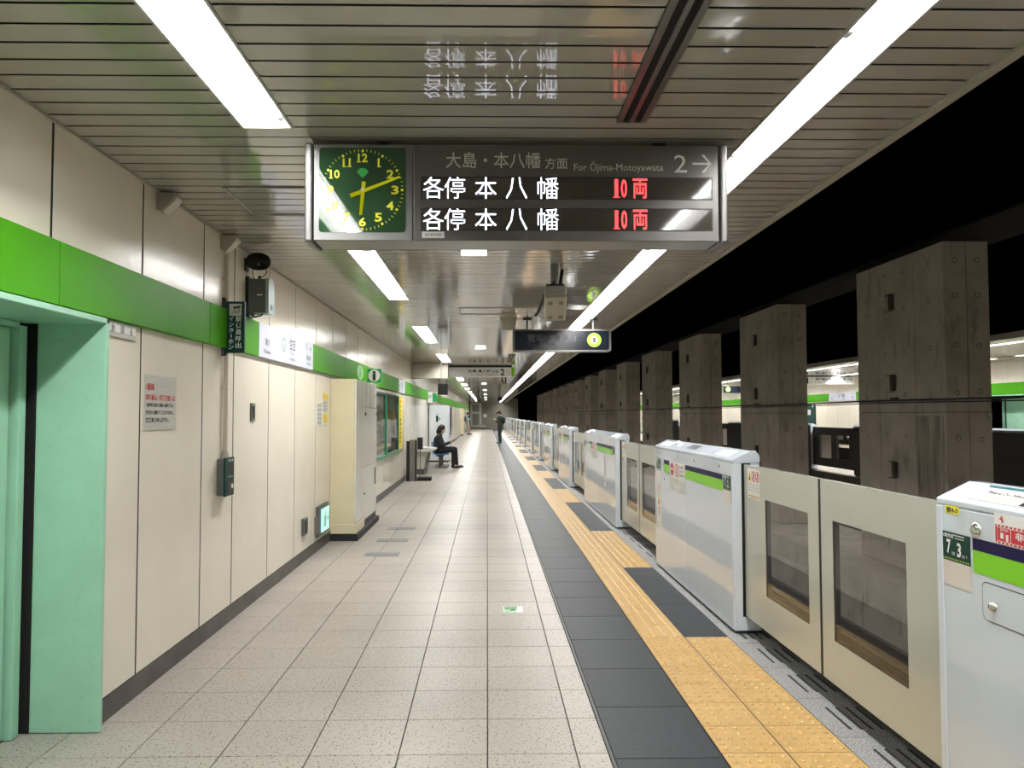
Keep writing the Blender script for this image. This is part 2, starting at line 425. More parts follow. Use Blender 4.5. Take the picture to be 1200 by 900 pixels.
for r in range(-44, 254):
    y = 3.505+.3*r; o2 = has_second(y)
    near = 2.2 < y < 12.4
    dots = 2.8 < y < 5.30 or y < 2.2
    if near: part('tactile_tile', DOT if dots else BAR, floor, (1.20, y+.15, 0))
    else:
        flat_tile(rest, 1.05, 1.35, y, y+.3, 'tactile_yellow')
        if y > 0:
            for i in range(4): bar_geo(rest, 1.2+(i-1.5)*.072, y+.012, y+.288)
    if o2 is not None:
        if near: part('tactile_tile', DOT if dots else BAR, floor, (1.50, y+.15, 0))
        else:
            flat_tile(rest, 1.35, 1.65, y, y+.3, 'tactile_yellow')
            if y > 0:
                for i in range(4): bar_geo(rest, 1.5+(i-1.5)*.072, y+.012, y+.288)
    else:
        if near: part('slate_tile', tile_mesh('slate_tile_small', .3, .3, 'slate_tile'), floor, (1.50, y+.15, 0))
        else: flat_tile(rest, 1.35, 1.65, y, y+.3, 'slate_tile')
stuff(rest.build('distant_tactile_tiles', floor))
# granite edge plates with four dark slots each, in front of and under the doors
def edge_mesh(slots):
    b = MB(); b.box(-.174, .174, -.25+GAP/2, .25-GAP/2, -.012, 0, 'granite')
    if slots:
        for k in range(4): b.box(-.075+k*.052, -.06+k*.052, -.16, .12, -.004, .0012, 'rubber')
    return b.mesh('edge_plate')
EDS, EDP = edge_mesh(True), edge_mesh(False)
rest = MB()
for r in range(-24, 160):
    y = 3.16+.5*r
    sl = any(a-.1 < y+.25 < e+.1 for a, e in OPEN)
    if 2.5 < y < 12: part('edge_plate', EDS if sl else EDP, floor, (1.826, y+.25, 0))
    else: flat_tile(rest, 1.652, 2.0, y, y+.5, 'granite')
stuff(rest.build('distant_edge_plates', floor))
# flush steel drain covers in front of the cabinet
for yy, lab in ((10.41, 'farthest'), (9.42, 'middle'), (8.48, 'nearest')):
    g = thing('drain_cover', lab + ' of three flush grey metal strips set in the floor by the cream locker cabinet', 'drain', (-1.15, yy, 0), group='flush metal strips in the floor')
    q = MB(); w = .185; q.box(-w, w, -.10, .10, 0, .003, 'drain'); q.build('cover_plate', g)
    for o in (-.055, .045): q = MB(); q.box(-w+.012, w-.012, o-.012, o+.012, .003, .0045, 'seam_grey'); q.build('slot', g)
# green exit sticker on the floor
st = thing('floor_sticker', 'small green and white exit sticker stuck on the beige floor tiles', 'sticker', (.20, 6.08, 0))
q = MB(); q.box(-.075, .075, -.085, .085, 0, .0012, 'white'); q.build('backing', st)
q = MB(); q.box(-.068, .035, .0, .078, .0012, .0018, 'sign_green'); q.box(-.068, .02, -.075, -.005, .0012, .0018, 'pale_green_print')
q.ball((.0, -.02, .0014), .02, 8, 'deep_green', (1, 1, .1)); q.box(-.04, .05, -.04, -.03, .0014, .002, 'deep_green', Matrix.Rotation(.15, 4, 'Z')); q.build('running_figure', st)

# ================================================================ CEILING
PY0 = 2.40; PITCH = .13
LX0, LX1 = -1.10, -.885; RX0, RX1 = 1.225, 1.415
ceil = MB(); ceil.box(-2.6, XE+.02, YB, YF, CEIL+.10, CEIL+.45, 'ceiling_void'); ceil = struct(ceil.build('ceiling'))
def left_light(y):   # slat centre inside a left fixture?
    t = (y-.84) % 5.2
    return t < 2.6
def slat_geo(b, x0, x1, y0, y1, z):
    g = .0075; n = 4; vs = []; fs = []; k = n+1
    for i in range(k):
        t = i/n; y = y0+g+(y1-y0-2*g)*t; zz = z+.00035*(2*t-1)**2
        vs += [(x0, y, zz), (x1, y, zz)]
    for i in range(n): fs.append((2*i, 2*i+1, 2*i+3, 2*i+2)[::-1])
    b.add(vs, fs, 'slat', True)
    ya, yb = y0+g, y1-g; za = z+.00035
    b.add([(x0, ya, za), (x1, ya, za), (x1, ya, za+.002), (x0, ya, za+.002), (x0, yb, za), (x1, yb, za), (x1, yb, za+.002), (x0, yb, za+.002)],
          [(0, 1, 2, 3)[::-1], (4, 5, 6, 7), (0, 3, 7, 4)[::-1], (1, 5, 6, 2)[::-1]], 'slat')
def slat_mesh(light):
    b = MB()
    segs = [(XW+.005, LX0-.004), (LX1+.004, RX0-.004), (RX1+.004, XE-.02)] if light else [(XW+.005, RX0-.004), (RX1+.004, XE-.02)]
    for a, c in segs: slat_geo(b, a, c, -PITCH/2, PITCH/2, 0)
    return b
SM = [slat_mesh(False).mesh('ceiling_slat'), slat_mesh(True).mesh('ceiling_slat')]
rest = MB()
for k in range(-96, 597):
    y = PY0+PITCH*(k+.5); li = left_light(y)
    if .3 < y < 22:
        o = part('ceiling_slat', SM[li], ceil, (0, y, CEIL)); o.rotation_euler = (random.uniform(-.0009, .0009), 0, 0)
    else:
        q = slat_mesh(li)
        q.v = [v+Vector((0, y, CEIL)) for v in q.v]; o = len(rest.v); rest.v += q.v; rest.f += [[o+i for i in f] for f in q.f]; rest.m += q.m; rest.sm += q.sm
stuff(rest.build('distant_ceiling_slats', ceil))
b = MB(); b.box(XE-.018, XE+.03, YB, YF, CEIL-.012, CEIL+.16, 'molding'); struct(b.build('trim_1'))        # edge channel above the track
b = MB(); b.box(XW, XW+.012, YB, YF, CEIL-.014, CEIL-.002, 'molding'); b.box(XW, XW+.02, YB, YF, CEIL+.002, CEIL+.03, 'joint_dark'); struct(b.build('trim_2'))

# fluorescent troughs --------------------------------------------
def light_fixture(name, label, cat, x0, x1, y0, y1, flip, group, divs=1, z=CEIL, ends=True, watts=LAMP):
    """open white trough with a bare tube; the tube lies on the aisle side"""
    cx = (x0+x1)/2; L = y1-y0; w = x1-x0; t = thing(name, label, cat, (cx, y0, z), group=group)
    tx = (w*.30)*(1 if not flip else -1)      # tube side
    h = .085; b = MB(); a = -w/2; c = w/2
    ia, ic = (a+.045, c-.018) if not flip else (a+.018, c-.045)
    m = 'reflector'
    b.quad((a, 0, 0), (a, L, 0), (ia, L, h), (ia, 0, h), m); b.quad((ia, 0, h), (ia, L, h), (ic, L, h), (ic, 0, h), m); b.quad((ic, 0, h), (ic, L, h), (c, L, 0), (c, 0, 0), m)
    e = .05 if ends else .004
    b.quad((a, 0, 0), (ia, e, h), (ic, e, h), (c, 0, 0), m); b.quad((a, L, 0), (c, L, 0), (ic, L-e, h), (ia, L-e, h), m)
    b.build('reflector', t)
    f = MB(); q = .009
    f.box(a-q, a+.002, -q if ends else 0, L+(q if ends else 0), -.006, .012, 'lamp_frame'); f.box(c-.002, c+q, -q if ends else 0, L+(q if ends else 0), -.006, .012, 'lamp_frame')
    if ends: f.box(a, c, -q, .002, -.006, .012, 'lamp_frame'); f.box(a, c, L-.002, L+q, -.006, .012, 'lamp_frame')
    f.build('frame', t)
    tl = (L-.10)/2; tz = .035
    for i in range(2):
        ya = .04+i*(tl+.02); yb = ya+tl
        tb = MB(); tb.cone((tx, ya+.012, tz), (tx, yb-.012, tz), .0155, n=8, m='tube'); tb.build('fluorescent_tube', t)
        for yy in (ya, yb):
            hl = MB(); hl.box(tx-.012, tx+.012, yy-.012, yy+.012, tz-.012, h, 'white_paint'); hl.cone((tx, yy-.014, tz), (tx, yy+.014, tz), .0165, n=8, m='lamp_frame')
            hl.build('lamp_holder', t)
    ld = bpy.data.lights.new('trough_light', 'AREA'); ld.shape = 'RECTANGLE'; ld.size = ic-ia-.01; ld.size_y = L-.08; ld.energy = watts; ld.color = (1.0, .985, .955)
    lo = bpy.data.objects.new('trough_light', ld); COL.objects.link(lo); lo.parent = t; lo.location = ((ia+ic)/2, L/2, h-.006)
    if not ends:                               # divider rib across the trough
        d = MB(); d.quad((a, .0, 0.01), (ia, .002, h), (ic, .002, h), (c, .0, .01), m); d.box(a+.01, c-.01, -.004, .004, .03, h-.002, m); d.build('divider', t)
    return t
n = 0
for k in range(-2, 15):
    y0 = .84+5.2*k
    if y0 < 0: lab = ['wall-side recessed fluorescent trough farthest back past the clock board', 'wall-side recessed fluorescent trough one back from the clock board'][k+2]
    else:
        lab = '%s recessed fluorescent trough of the wall-side ceiling row, counted from the green door' % ORD[n]; n += 1
        if n == 1: lab = 'large recessed fluorescent trough in front of the clock board, beside the green door'
    light_fixture('ceiling_light', lab, 'light', LX0, LX1, y0, y0+2.6, False, 'left row of recessed fluorescent troughs')
n = 0
for k in range(-4, 30):
    y0 = 1.31+2.6*k
    if y0+2.6 < .5: lab = 'platform-edge fluorescent trough behind the nearest gate cabinet, %s back' % ORD[-k-1]
    else: lab = '%s trough of the continuous fluorescent line over the gates, counted from the clock board end' % ORD[n]; n += 1
    light_fixture('strip_light', lab, 'light', RX0, RX1, y0, y0+2.6, True, 'continuous fluorescent line over the gates', ends=False, watts=LAMP_EDGE)

# ================================================================ LEFT WALL
DJ0, DJ1 = 1.75, 3.78       # door recess
w = MB()
w.box(-2.75, XW-.003, YB, DJ0-.03, 0, CEIL+.1, 'joint_dark'); w.box(-2.75, XW-.003, DJ1+.03, YF, 0, CEIL+.1, 'joint_dark'); w.box(-2.75, XW-.003, DJ0-.03, DJ1+.03, 2.02, CEIL+.1, 'joint_dark')
w.box(-2.75, -2.4, DJ0-.03, DJ1+.03, 0, 2.02, 'joint_dark')
wall = struct(w.build('wall_left'))
J = [-10, -9.0, -8.08, -7.15, -6.22, -5.29, -4.36, -3.43, -2.5, -1.6, -.7, .2, .75, 1.55, 2.45, 3.37, 4.26, 5.18, 5.81, 6.74, 7.66, 8.58, 9.5, 10.42, 11.35]
while J[-1] < YF-.95: J.append(J[-1]+.925)
ZB0, ZB1 = 2.007, 2.29
BASEH = .115
rest = MB()
for a, c in zip(J[:-1], J[1:]):
    g = .010
    for (z0, z1) in ((BASEH+.004, ZB0+.03), (ZB1-.04, CEIL-.004)):
        aa, cc = a, c
        if z0 < 1:
            if cc <= DJ0 or aa >= DJ1+.03: pass
            elif aa < DJ0 < cc and DJ0-aa > .1: cc = DJ0-.035
            elif aa < DJ1+.03 < cc: aa = DJ1+.037
            else: continue
        q = rest if not (1 < aa < 21) else MB()
        q.box(XW-.004, XW, aa+g, cc-g, z0, z1, 'cream_enamel')
        if q is not rest: q.build('wall_panel', wall, bevel=.002, seg=1)
stuff(rest.build('distant_wall_panels', wall))
# extra lower joint close to the door frame (narrow filler) is the panel up to 4.26
b = MB()
b.box(XW-.004, XW+.006, YB, DJ0-.04, 0, BASEH, 'baseboard'); b.box(XW-.004, XW+.006, DJ1+.033, 5.16, 0, BASEH, 'baseboard'); b.box(XW-.004, XW+.006, 5.163, 9.36, 0, BASEH, 'baseboard'); b.box(XW-.004, XW+.006, 9.4, YF, 0, BASEH, 'baseboard')
struct(b.build('baseboard_left'))
# green band of enamel panels standing proud of the wall
bd = MB(); bd.box(XW-.002, XW+.032, YB, YF, ZB0+.012, ZB1-.012, 'joint_dark'); band = struct(bd.build('trim_3'))
BJ = [-10, -6, -2.5, -.2, 1.6, 3.38, 5.21, 6.32]
for a, c in zip(BJ[:-1], BJ[1:]):
    q = MB(); q.box(XW-.0, XW+.035, a+.0025, c-.0025, ZB0, ZB1, 'band_green'); q.build('band_panel', band, bevel=.003)
BJ = [8.28]+[8.28+1.85*i for i in range(1, 5)]
for a, c in [(8.28, 10.1), (10.1, 12.0), (12.0, 14.2), (14.2, 16.33), (17.55, 19.4), (19.4, 21.3), (21.3, 23.4), (23.4, 25.5), (25.5, 28), (28, 31), (31, 36), (36, 44), (44, 52), (52, 62), (62, 72), (72, 80)]:
    q = MB(); q.box(XW-.0, XW+.035, a+.0025, c-.0025, ZB0, ZB1, 'band_green'); q.build('band_panel', band, bevel=.003)

# station name signs set in the band
def name_sign(y0, y1, lab, full=True, x=XW, sgn=1):
    R, U = LW if sgn > 0 else GW
    s_ = thing('station_name_sign', lab, 'sign', (x, (y0+y1)/2, ZB0))
    q = MB(); xa, xb = sorted((x, x+.037*sgn)); q.box(xa, xb, y0+.003, y1-.003, ZB0, ZB1, 'station_white'); q.build('sign_panel', s_, world=True, bevel=.003)
    t = MB(); xx = x+.037*sgn; H = ZB1-ZB0; zc = (ZB0+ZB1)/2
    def P(f, v):
        return (xx, (y0+f*(y1-y0)) if sgn > 0 else (y1-f*(y1-y0)), zc+v*H)
    t.text('菊川', P(.12, -.02), R, U, H*.22, bold=.01); t.text('Kikukawa', P(.12, -.30), R, U, H*.13)
    t.text('住吉', P(.55, .18), R, U, H*.40, bold=.01); t.text('すみよし', P(.55, -.12), R, U, H*.13); t.text('Sumiyoshi', P(.55, -.33), R, U, H*.17)
    t.text('西大島', P(.89, -.1), R, U, H*.2, bold=.01); t.text('Nishi-ojima', P(.89, -.33), R, U, H*.12); t.text('→', P(.93, .25), R, U, H*.2, bold=.015)
    t.build('lettering', s_, world=True)
    l = MB(); l.disc(P(.39, .08), R, U, H*.23, 'sign_green', .0012, 28, H*.19); l.text('S', P(.39, .18), R, U, H*.12, off=.0012); l.text('13', P(.39, .02), R, U, H*.14, off=.0012)
    l.disc(P(.84, .3), R, U, H*.12, 'sign_green', .0012, 24, H*.095); l.text('S', P(.84, .33), R, U, H*.06, off=.0012); l.text('14', P(.84, .26), R, U, H*.06, off=.0012)
    l.build('line_emblem', s_, world=True)
name_sign(6.32, 8.28, 'white station name sign reading 住吉 set in the green band, beside the intercom blade sign')
name_sign(16.33, 17.55, 'smaller-looking white station name sign in the green band above the yellow poster')

# green steel door in its recess
d = MB(); d.box(-2.36, -2.265, DJ0+.09, 3.675, .004, 1.94, 'door_green'); d1 = struct(d.build('door_1', bevel=.003))
q = MB(); q.box(-2.3, -2.198, DJ1-.006, DJ1+.02, .003, 1.97, 'black_matte'); q.build('shadow_gap_strip', d1)
q = MB(); q.box(-2.197, -1.862, DJ1-.003, DJ1+.027, .003, 2.0, 'door_green'); q.build('jamb', d1, bevel=.004)
q = MB(); q.box(-2.27, -1.862, DJ0-.027, DJ0+.003, .003, 2.0, 'door_green'); q.build('jamb', d1, bevel=.004)
q = MB(); q.box(-2.27, -1.862, DJ0-.027, DJ1+.027, 1.972, 2.0, 'door_green'); q.build('header', d1, bevel=.004)
q = MB(); q.box(-2.30, -2.228, 3.692, 3.748, .003, 1.955, 'door_green'); q.box(-2.30, -2.235, DJ0+.025, DJ0+.075, .003, 1.955, 'door_green'); q.box(-2.30, -2.235, DJ0+.07, 3.70, 1.945, 1.97, 'door_green'); q.build('door_frame', d1, bevel=.003)
q = MB(); q.cone((-2.265, 1.95, 1.02), (-2.21, 1.95, 1.02), .011, m='steel'); q.box(-2.215, -2.198, 1.935, 2.07, 1.01, 1.03, 'steel'); q.build('door_handle', d1, bevel=.003)
q = MB(); q.box(-2.268, -2.262, 2.66, 2.668, .004, 1.94, 'black'); q.build('meeting_seam', d1)

# small plate beside the door
pl = thing('door_plate', 'small white and grey metal plate with three characters beside the green door', 'sign', (XW, 3.96, 1.96))
q = MB(); q.box(XW, XW+.012, 3.83, 4.17, 1.925, 2.003, 'notice_grey'); q.build('plate', pl, world=True, bevel=.002)
q = MB(); q.box(XW+.011, XW+.0135, 3.86, 4.16, 1.95, 2.0, 'white'); 
for i, ch in enumerate('倉庫6'): q.text(ch, (XW+.0135, 3.91+i*.10, 1.968), *LW, .045)
q.build('lettering', pl, world=True)
# notice
nt_ = thing('wall_notice', 'pale notice with red heading and black lines on the cream wall panel', 'notice', (XW, 4.55, 1.4))
q = MB(); q.box(XW, XW+.006, 4.29, 4.735, 1.44, 1.755, 'notice_grey'); q.build('panel', nt_, world=True, bevel=.001)
t = MB(); X_ = XW+.006
t.text('1番線', (X_, 4.31, 1.685), *LW, .04, .11, 'red', bold=.02, align='l'); t.text('一般の方は', (X_, 4.45, 1.698), *LW, .012, .14, 'white_paper', align='l'); t.text('ご注意ください', (X_, 4.45, 1.68), *LW, .012, .15, 'white_paper', align='l')
t.text('馬喰横山・新宿方面へは', (X_, 4.512, 1.625), *LW, .036, .40, 'red', bold=.02)
t.text('一度改札口を出て1番線へお廻り下さい。', (X_, 4.505, 1.582), *LW, .024, .38, bold=.03)
t.text('改札内から1番線へ行くことはできません。', (X_, 4.505, 1.54), *LW, .026, .38, bold=.03)
t.text('窓口係員にお申し出下さい。', (X_, 4.47, 1.497), *LW, .027, .31, bold=.03); t.build('lettering', nt_, world=True)
# conduit, corner covers, intercom
def corner_cover(y0, y1, lab):
    c = thing('corner_cover', lab, 'cover', (XW, (y0+y1)/2, CEIL-.14))
    q = MB(); q.prism([(XW+.002, CEIL-.016), (XW+.105, CEIL-.016), (XW+.105, CEIL-.04), (XW+.028, CEIL-.115), (XW+.002, CEIL-.115)], y0, y1, 'y', 'cover_grey'); q.build('housing', c, world=True)
    q = MB(); q.prism([(XW+.112, CEIL-.026), (XW+.118, CEIL-.044), (XW+.034, CEIL-.126), (XW+.026, CEIL-.119)], y0+.02, y1-.005, 'y', 'cover_white'); q.build('front_cover', c, world=True)
corner_cover(4.42, 4.52, 'nearest pale wedge-shaped cover in the corner of wall and ceiling')
corner_cover(5.48, 5.59, 'second pale wedge-shaped corner cover, on top of the thin wall conduit')
corner_cover(20.0, 20.4, 'farthest pale wedge-shaped cover in the ceiling corner, beyond the information sign')
q = MB(); q.cone((XW+.022, 5.575, 1.24), (XW+.022, 5.575, CEIL-.13), .016, n=12, m='conduit')
q.box(XW, XW+.03, 5.55, 5.60, 1.72, 1.735, 'conduit'); q.box(XW, XW+.03, 5.55, 5.60, 2.5, 2.515, 'conduit')
q.cone((XW+.022, 5.575, 1.22), (XW+.022, 5.575, 1.27), .035, .018, 10, 'cover_grey')
tag(q.build('conduit_pipe', at=(XW, 5.575, 1.22)), 'thin cream conduit pipe running down the wall to the intercom', 'pipe')
bs = thing('intercom_blade_sign', 'dark green blade sign with white vertical characters projecting from the wall', 'sign', (XW, 5.56, 1.97))
q = MB(); q.box(XW+.0, XW+.16, 5.545, 5.575, 1.972, 2.345, 'deep_green'); q.build('sign_panel', bs, world=True, bevel=.006)
q = MB(); q.cone((XW+.012, 5.54, 1.95), (XW+.012, 5.54, 2.37), .012, m='black'); q.box(XW, XW+.03, 5.54, 5.58, 2.34, 2.36, 'black'); q.box(XW, XW+.03, 5.54, 5.58, 1.955, 1.972, 'black'); q.build('bracket', bs, world=True)
t = MB(); Yp = 5.545
t.plate((XW+.095, Yp, 2.283), *FW, .088, .086, 'notice_grey', .0012)
C = Vector((XW+.105, Yp, 2.285)); R_, U_ = FW
t.disc(C+Vector((0, 0, -.006)), R_, U_, .02, 'lettering_dark', .0022, 20, .015); t.poly(C, R_, U_, [(-.03, .018), (.026, .03), (.026, .014), (-.02, .004)], 'lettering_dark', .0024)
t.disc(C+Vector((-.002, 0, -.012)), R_, U_, .0035, 'lettering_dark', .0024, 8)
for k in range(3): t.disc(C+Vector((-.043, 0, -.036)), R_, U_, .008+.008*k, 'lettering_dark', .0024, 8, .0055+.008*k, 1, .2, 1.4)
for i, ch in enumerate('駅係員呼出'): t.text(ch, (XW+.118, Yp, 2.216-i*.0475), *FW, .04, .042, 'lettering_white', bold=.012)
for i, ch in enumerate('インター'): t.text(ch if ch != 'ー' else '|', (XW+.066, Yp, 2.218-i*.041), *FW, .032 if ch != 'ー' else .03, .034 if ch != 'ー' else .006, 'lettering_white', bold=.012)
for i, ch in enumerate('ホン'): t.text(ch, (XW+.066, Yp, 2.055-i*.041), *FW, .033, .036, 'lettering_white', bold=.012)
t.build('lettering', bs, world=True)
ic = thing('intercom_box', 'dark green station intercom box at the foot of the wall conduit', 'intercom', (XW, 5.56, .95))
q = MB(); q.box(XW, XW+.05, 5.47, 5.64, .955, 1.215, 'speaker_grey'); q.build('body', ic, world=True, bevel=.006)
q = MB(); q.box(XW+.05, XW+.066, 5.46, 5.65, .948, 1.222, 'deep_green'); q.build('front_panel', ic, world=True, bevel=.005)
q = MB(); q.box(XW+.066, XW+.068, 5.50, 5.62, 1.13, 1.175, 'black'); q.build('display', ic, world=True); q = MB(); q.box(XW+.066, XW+.069, 5.50, 5.62, .97, 1.05, 'lettering_dark'); q.box(XW+.069, XW+.075, 5.575, 5.60, 1.0, 1.03, 'white'); q.build('button_panel', ic, world=True)
q = MB(); q.text('駅係員', (XW+.0665, 5.57, 1.2), *LW, .016, .1, 'lettering_white', bold=.02); q.text('INTERPHONE', (XW+.0665, 5.56, 1.085), *LW, .012, .1, 'lettering_white'); q.build('lettering', ic, world=True)
# round speaker and its grey box
sp = thing('round_speaker', 'black round loudspeaker at the top of the wall, under the ceiling', 'speaker', (XW+.11, 6.1, 2.66))
AX = Vector((.10, -.30, -.95)).normalized()
q = MB(); q.lathe([(.001, -.04), (.07, -.04), (.086, -.028), (.092, -.01), (.092, .016), (.084, .032), (.07, .036), (.055, .026), (.03, .018), (.001, .018)], (XW+.105, 6.05, 2.735), AX, 28, 'black_matte'); q.build('drum', sp, world=True)
q = MB(); q.ball(Vector((XW+.105, 6.05, 2.735))+AX*.022, .013, 10, 'steel_dark'); q.build('centre_cap', sp, world=True)
q = MB(); q.cone((XW, 6.07, 2.71), (XW+.07, 6.06, 2.71), .012, m='black'); q.box(XW, XW+.012, 6.03, 6.11, 2.66, 2.76, 'black'); q.build('wall_bracket', sp, world=True)
gb = thing('equipment_box', 'grey-green metal equipment box with cables below the round black speaker', 'box', (XW, 6.1, 2.3))
q = MB(); q.box(XW+.028, XW+.165, 6.05, 6.20, 2.33, 2.60, 'speaker_grey'); q.build('body', gb, world=True, bevel=.004)
q = MB(); q.box(XW+.165, XW+.19, 6.045, 6.205, 2.325, 2.605, 'speaker_face'); q.box(XW+.19, XW+.1915, 6.10, 6.15, 2.36, 2.40, 'black'); q.build('cover', gb, world=True, bevel=.006)
q = MB(); q.box(XW, XW+.028, 6.06, 6.19, 2.30, 2.62, 'black'); q.build('back_plate', gb, world=True)
q = MB(); q.box(XW+.10, XW+.14, 6.042, 6.05, 2.465, 2.475, 'chrome'); q.build('latch', gb, world=True)
q = MB(); q.tube([(XW+.07, 6.06, 2.60), (XW+.06, 6.05, 2.64), (XW+.065, 6.04, 2.70)], .004, 6, 'black'); q.tube([(XW+.11, 6.06, 2.60), (XW+.15, 6.05, 2.62), (XW+.175, 6.04, 2.65), (XW+.165, 6.04, 2.69)], .004, 6, 'black')
q.cone((XW+.10, 6.1, 2.60), (XW+.10, 6.1, 2.63), .012, m='black'); q.tube([(XW+.05, 6.1, 2.33), (XW+.06, 6.1, 2.30), (XW+.12, 6.1, 2.315), (XW+.13, 6.1, 2.33)], .007, 6, 'black'); q.build('cable', gb, world=True)
# small fittings
q = MB(); q.box(XW, XW+.012, 6.22, 6.32, 1.475, 1.62, 'speaker_grey'); q.box(XW+.012, XW+.016, 6.25, 6.29, 1.5, 1.595, 'black'); q.box(XW+.016, XW+.022, 6.26, 6.28, 1.53, 1.56, 'steel')
tag(q.build('key_switch', at=(XW, 6.27, 1.55)), 'small dark key switch plate on the cream wall right of the conduit', 'switch')
q = MB(); q.box(XW, XW+.03, 7.97, 8.13, .285, .455, 'speaker_grey'); q.box(XW+.03, XW+.034, 8.0, 8.1, .31, .43, 'black')
tag(q.build('wall_outlet', at=(XW, 8.05, .37)), 'dark outlet box low on the wall before the lit exit sign', 'outlet')
ex = thing('exit_guide_light', 'small lit green exit sign in a steel frame low on the wall', 'sign', (XW, 8.85, .2))
q = MB(); q.box(XW, XW+.035, 8.62, 9.17, .165, .50, 'steel'); q.build('frame', ex, world=True, bevel=.006)
q = MB(); q.box(XW+.035, XW+.05, 8.74, 9.12, .20, .46, 'exit_lamp'); q.build('lit_panel', ex, world=True, bevel=.004)
q = MB(); q.text('→', (XW+.0505, 9.03, .33), *LW, .07, .12, 'sign_green', bold=.02); q.box(XW+.0505, XW+.052, 8.86, 8.92, .25, .38, 'sign_green'); q.ball((XW+.052, 8.9, .405), .018, 8, 'sign_green', (.1, 1, 1)); q.build('symbol', ex, world=True)
q = MB(); q.box(XW, XW+.03, 8.56, 8.6, .21, .40, 'steel_dark'); q.build('side_switch', ex, world=True)
pn = thing('wall_notice', 'two small white notices with yellow corners beside the cream locker cabinet', 'notice', (XW, 8.95, 1.6))
q = MB(); q.box(XW, XW+.004, 8.62, 8.90, 1.40, 1.66, 'white_paper')
for i in range(5): q.text('ご案内'+'のお知らせ'[:i+1], (XW+.004, 8.65, 1.63-i*.048), *LW, .022, .2, align='l')
q.build('left_sheet', pn, world=True)
q = MB(); q.box(XW, XW+.004, 8.94, 9.22, 1.39, 1.78, 'white_paper'); q.box(XW+.004, XW+.0055, 8.94, 9.22, 1.70, 1.78, 'yellow'); q.box(XW+.004, XW+.0055, 8.94, 9.22, 1.44, 1.54, 'yellow')
for i in range(3): q.text('駅係員からのご案内', (XW+.004, 8.96, 1.67-i*.04), *LW, .022, .22, align='l')
q.build('right_sheet', pn, world=True)

# cream locker cabinet standing out from the wall
KX = -1.60; K0, K1 = 9.40, 11.17; KH = 1.965
kb = thing('equipment_cabinet', 'tall cream equipment cabinet with louvred door standing against the left wall', 'cabinet', (-1.75, 10.3, 0))
q = MB(); q.box(XW+.002, KX-.02, K0, K1, .14, KH, 'cream_paint'); q.build('body', kb, world=True, bevel=.004)
q = MB(); q.box(XW+.008, KX+.012, K0-.012, K0+.62, .085, .20, 'cream_paint'); q.build('plinth', kb, world=True, bevel=.004)
q = MB(); q.box(XW+.008, KX+.03, K0-.02, K1+.04, 0, .075, 'rubber'); q.box(XW+.03, KX-.01, K0+.1, K1, .07, .15, 'black'); q.build('base', kb, world=True)
q = MB(); q.box(KX-.02, KX, K0+.02, K0+.58, .21, KH-.003, 'cabinet_white'); q.build('filler_panel', kb, world=True, bevel=.003)
q = MB(); q.box(KX-.02, KX, K0+.585, K1-.02, .85, KH-.35, 'cabinet_white'); dr = q.build('door', kb, world=True, bevel=.003)
q = MB(); q.cone((KX, K0+.72, KH-.43), (KX+.01, K0+.72, KH-.43), .022, m='black'); q.cone((KX, K1-.1, KH-.43), (KX+.008, K1-.1, KH-.43), .014, m='black'); q.build('lock', dr, world=True)
q = MB(); q.box(KX-.02, KX, K0+.585, K1-.02, .16, .845, 'cabinet_white'); dr = q.build('door', kb, world=True, bevel=.003)
q = MB(); q.cone((KX, K0+.66, .5), (KX+.01, K0+.66, .5), .014, m='black'); q.box(KX, KX+.012, K1-.2, K1-.17, .55, .78, 'steel'); q.build('handle', dr, world=True)
q = MB(); q.box(KX-.022, KX-.004, K0+.59, K1-.02, KH-.34, KH-.003, 'black'); q.build('louvre_opening', kb, world=True)
for i in range(4):
    a = K0+.60+i*.29; q = MB(); q.box(KX-.02, KX+.004, a, a+.235, KH-.34, KH-.003, 'cabinet_white'); q.build('louvre_panel', kb, world=True, bevel=.003)
# information signs
q = MB(); R_, U_ = LW
q.disc((XW+.0362, 11.35, 2.15), R_, U_, .105, 'pale_green_print', 0, 32, 0, 2.6); q.text('i', (XW+.0375, 11.35, 2.15), R_, U_, .15, .13, 'sign_green', .0, bold=.03)
tag(q.build('information_roundel', at=(XW+.036, 11.35, 2.15)), 'pale round letter i printed on the green band before the information blade sign', 'sign')
ib = thing('information_blade_sign', 'green square blade sign with a black letter i in a white circle', 'sign', (XW, 12.1, 2.02))
q = MB(); q.box(XW, XW+.245, 12.07, 12.13, 2.035, 2.245, 'sign_green'); q.box(XW+.0, XW+.012, 12.06, 12.14, 2.02, 2.26, 'black'); q.build('sign_panel', ib, world=True, bevel=.004)
q = MB(); c = (XW+.135, 12.07, 2.14); q.disc(c, *FW, .094, 'white', .0015, 32); q.text('i', c, *FW, .15, .055, 'lettering_dark', .003, bold=.04); q.build('emblem', ib, world=True)

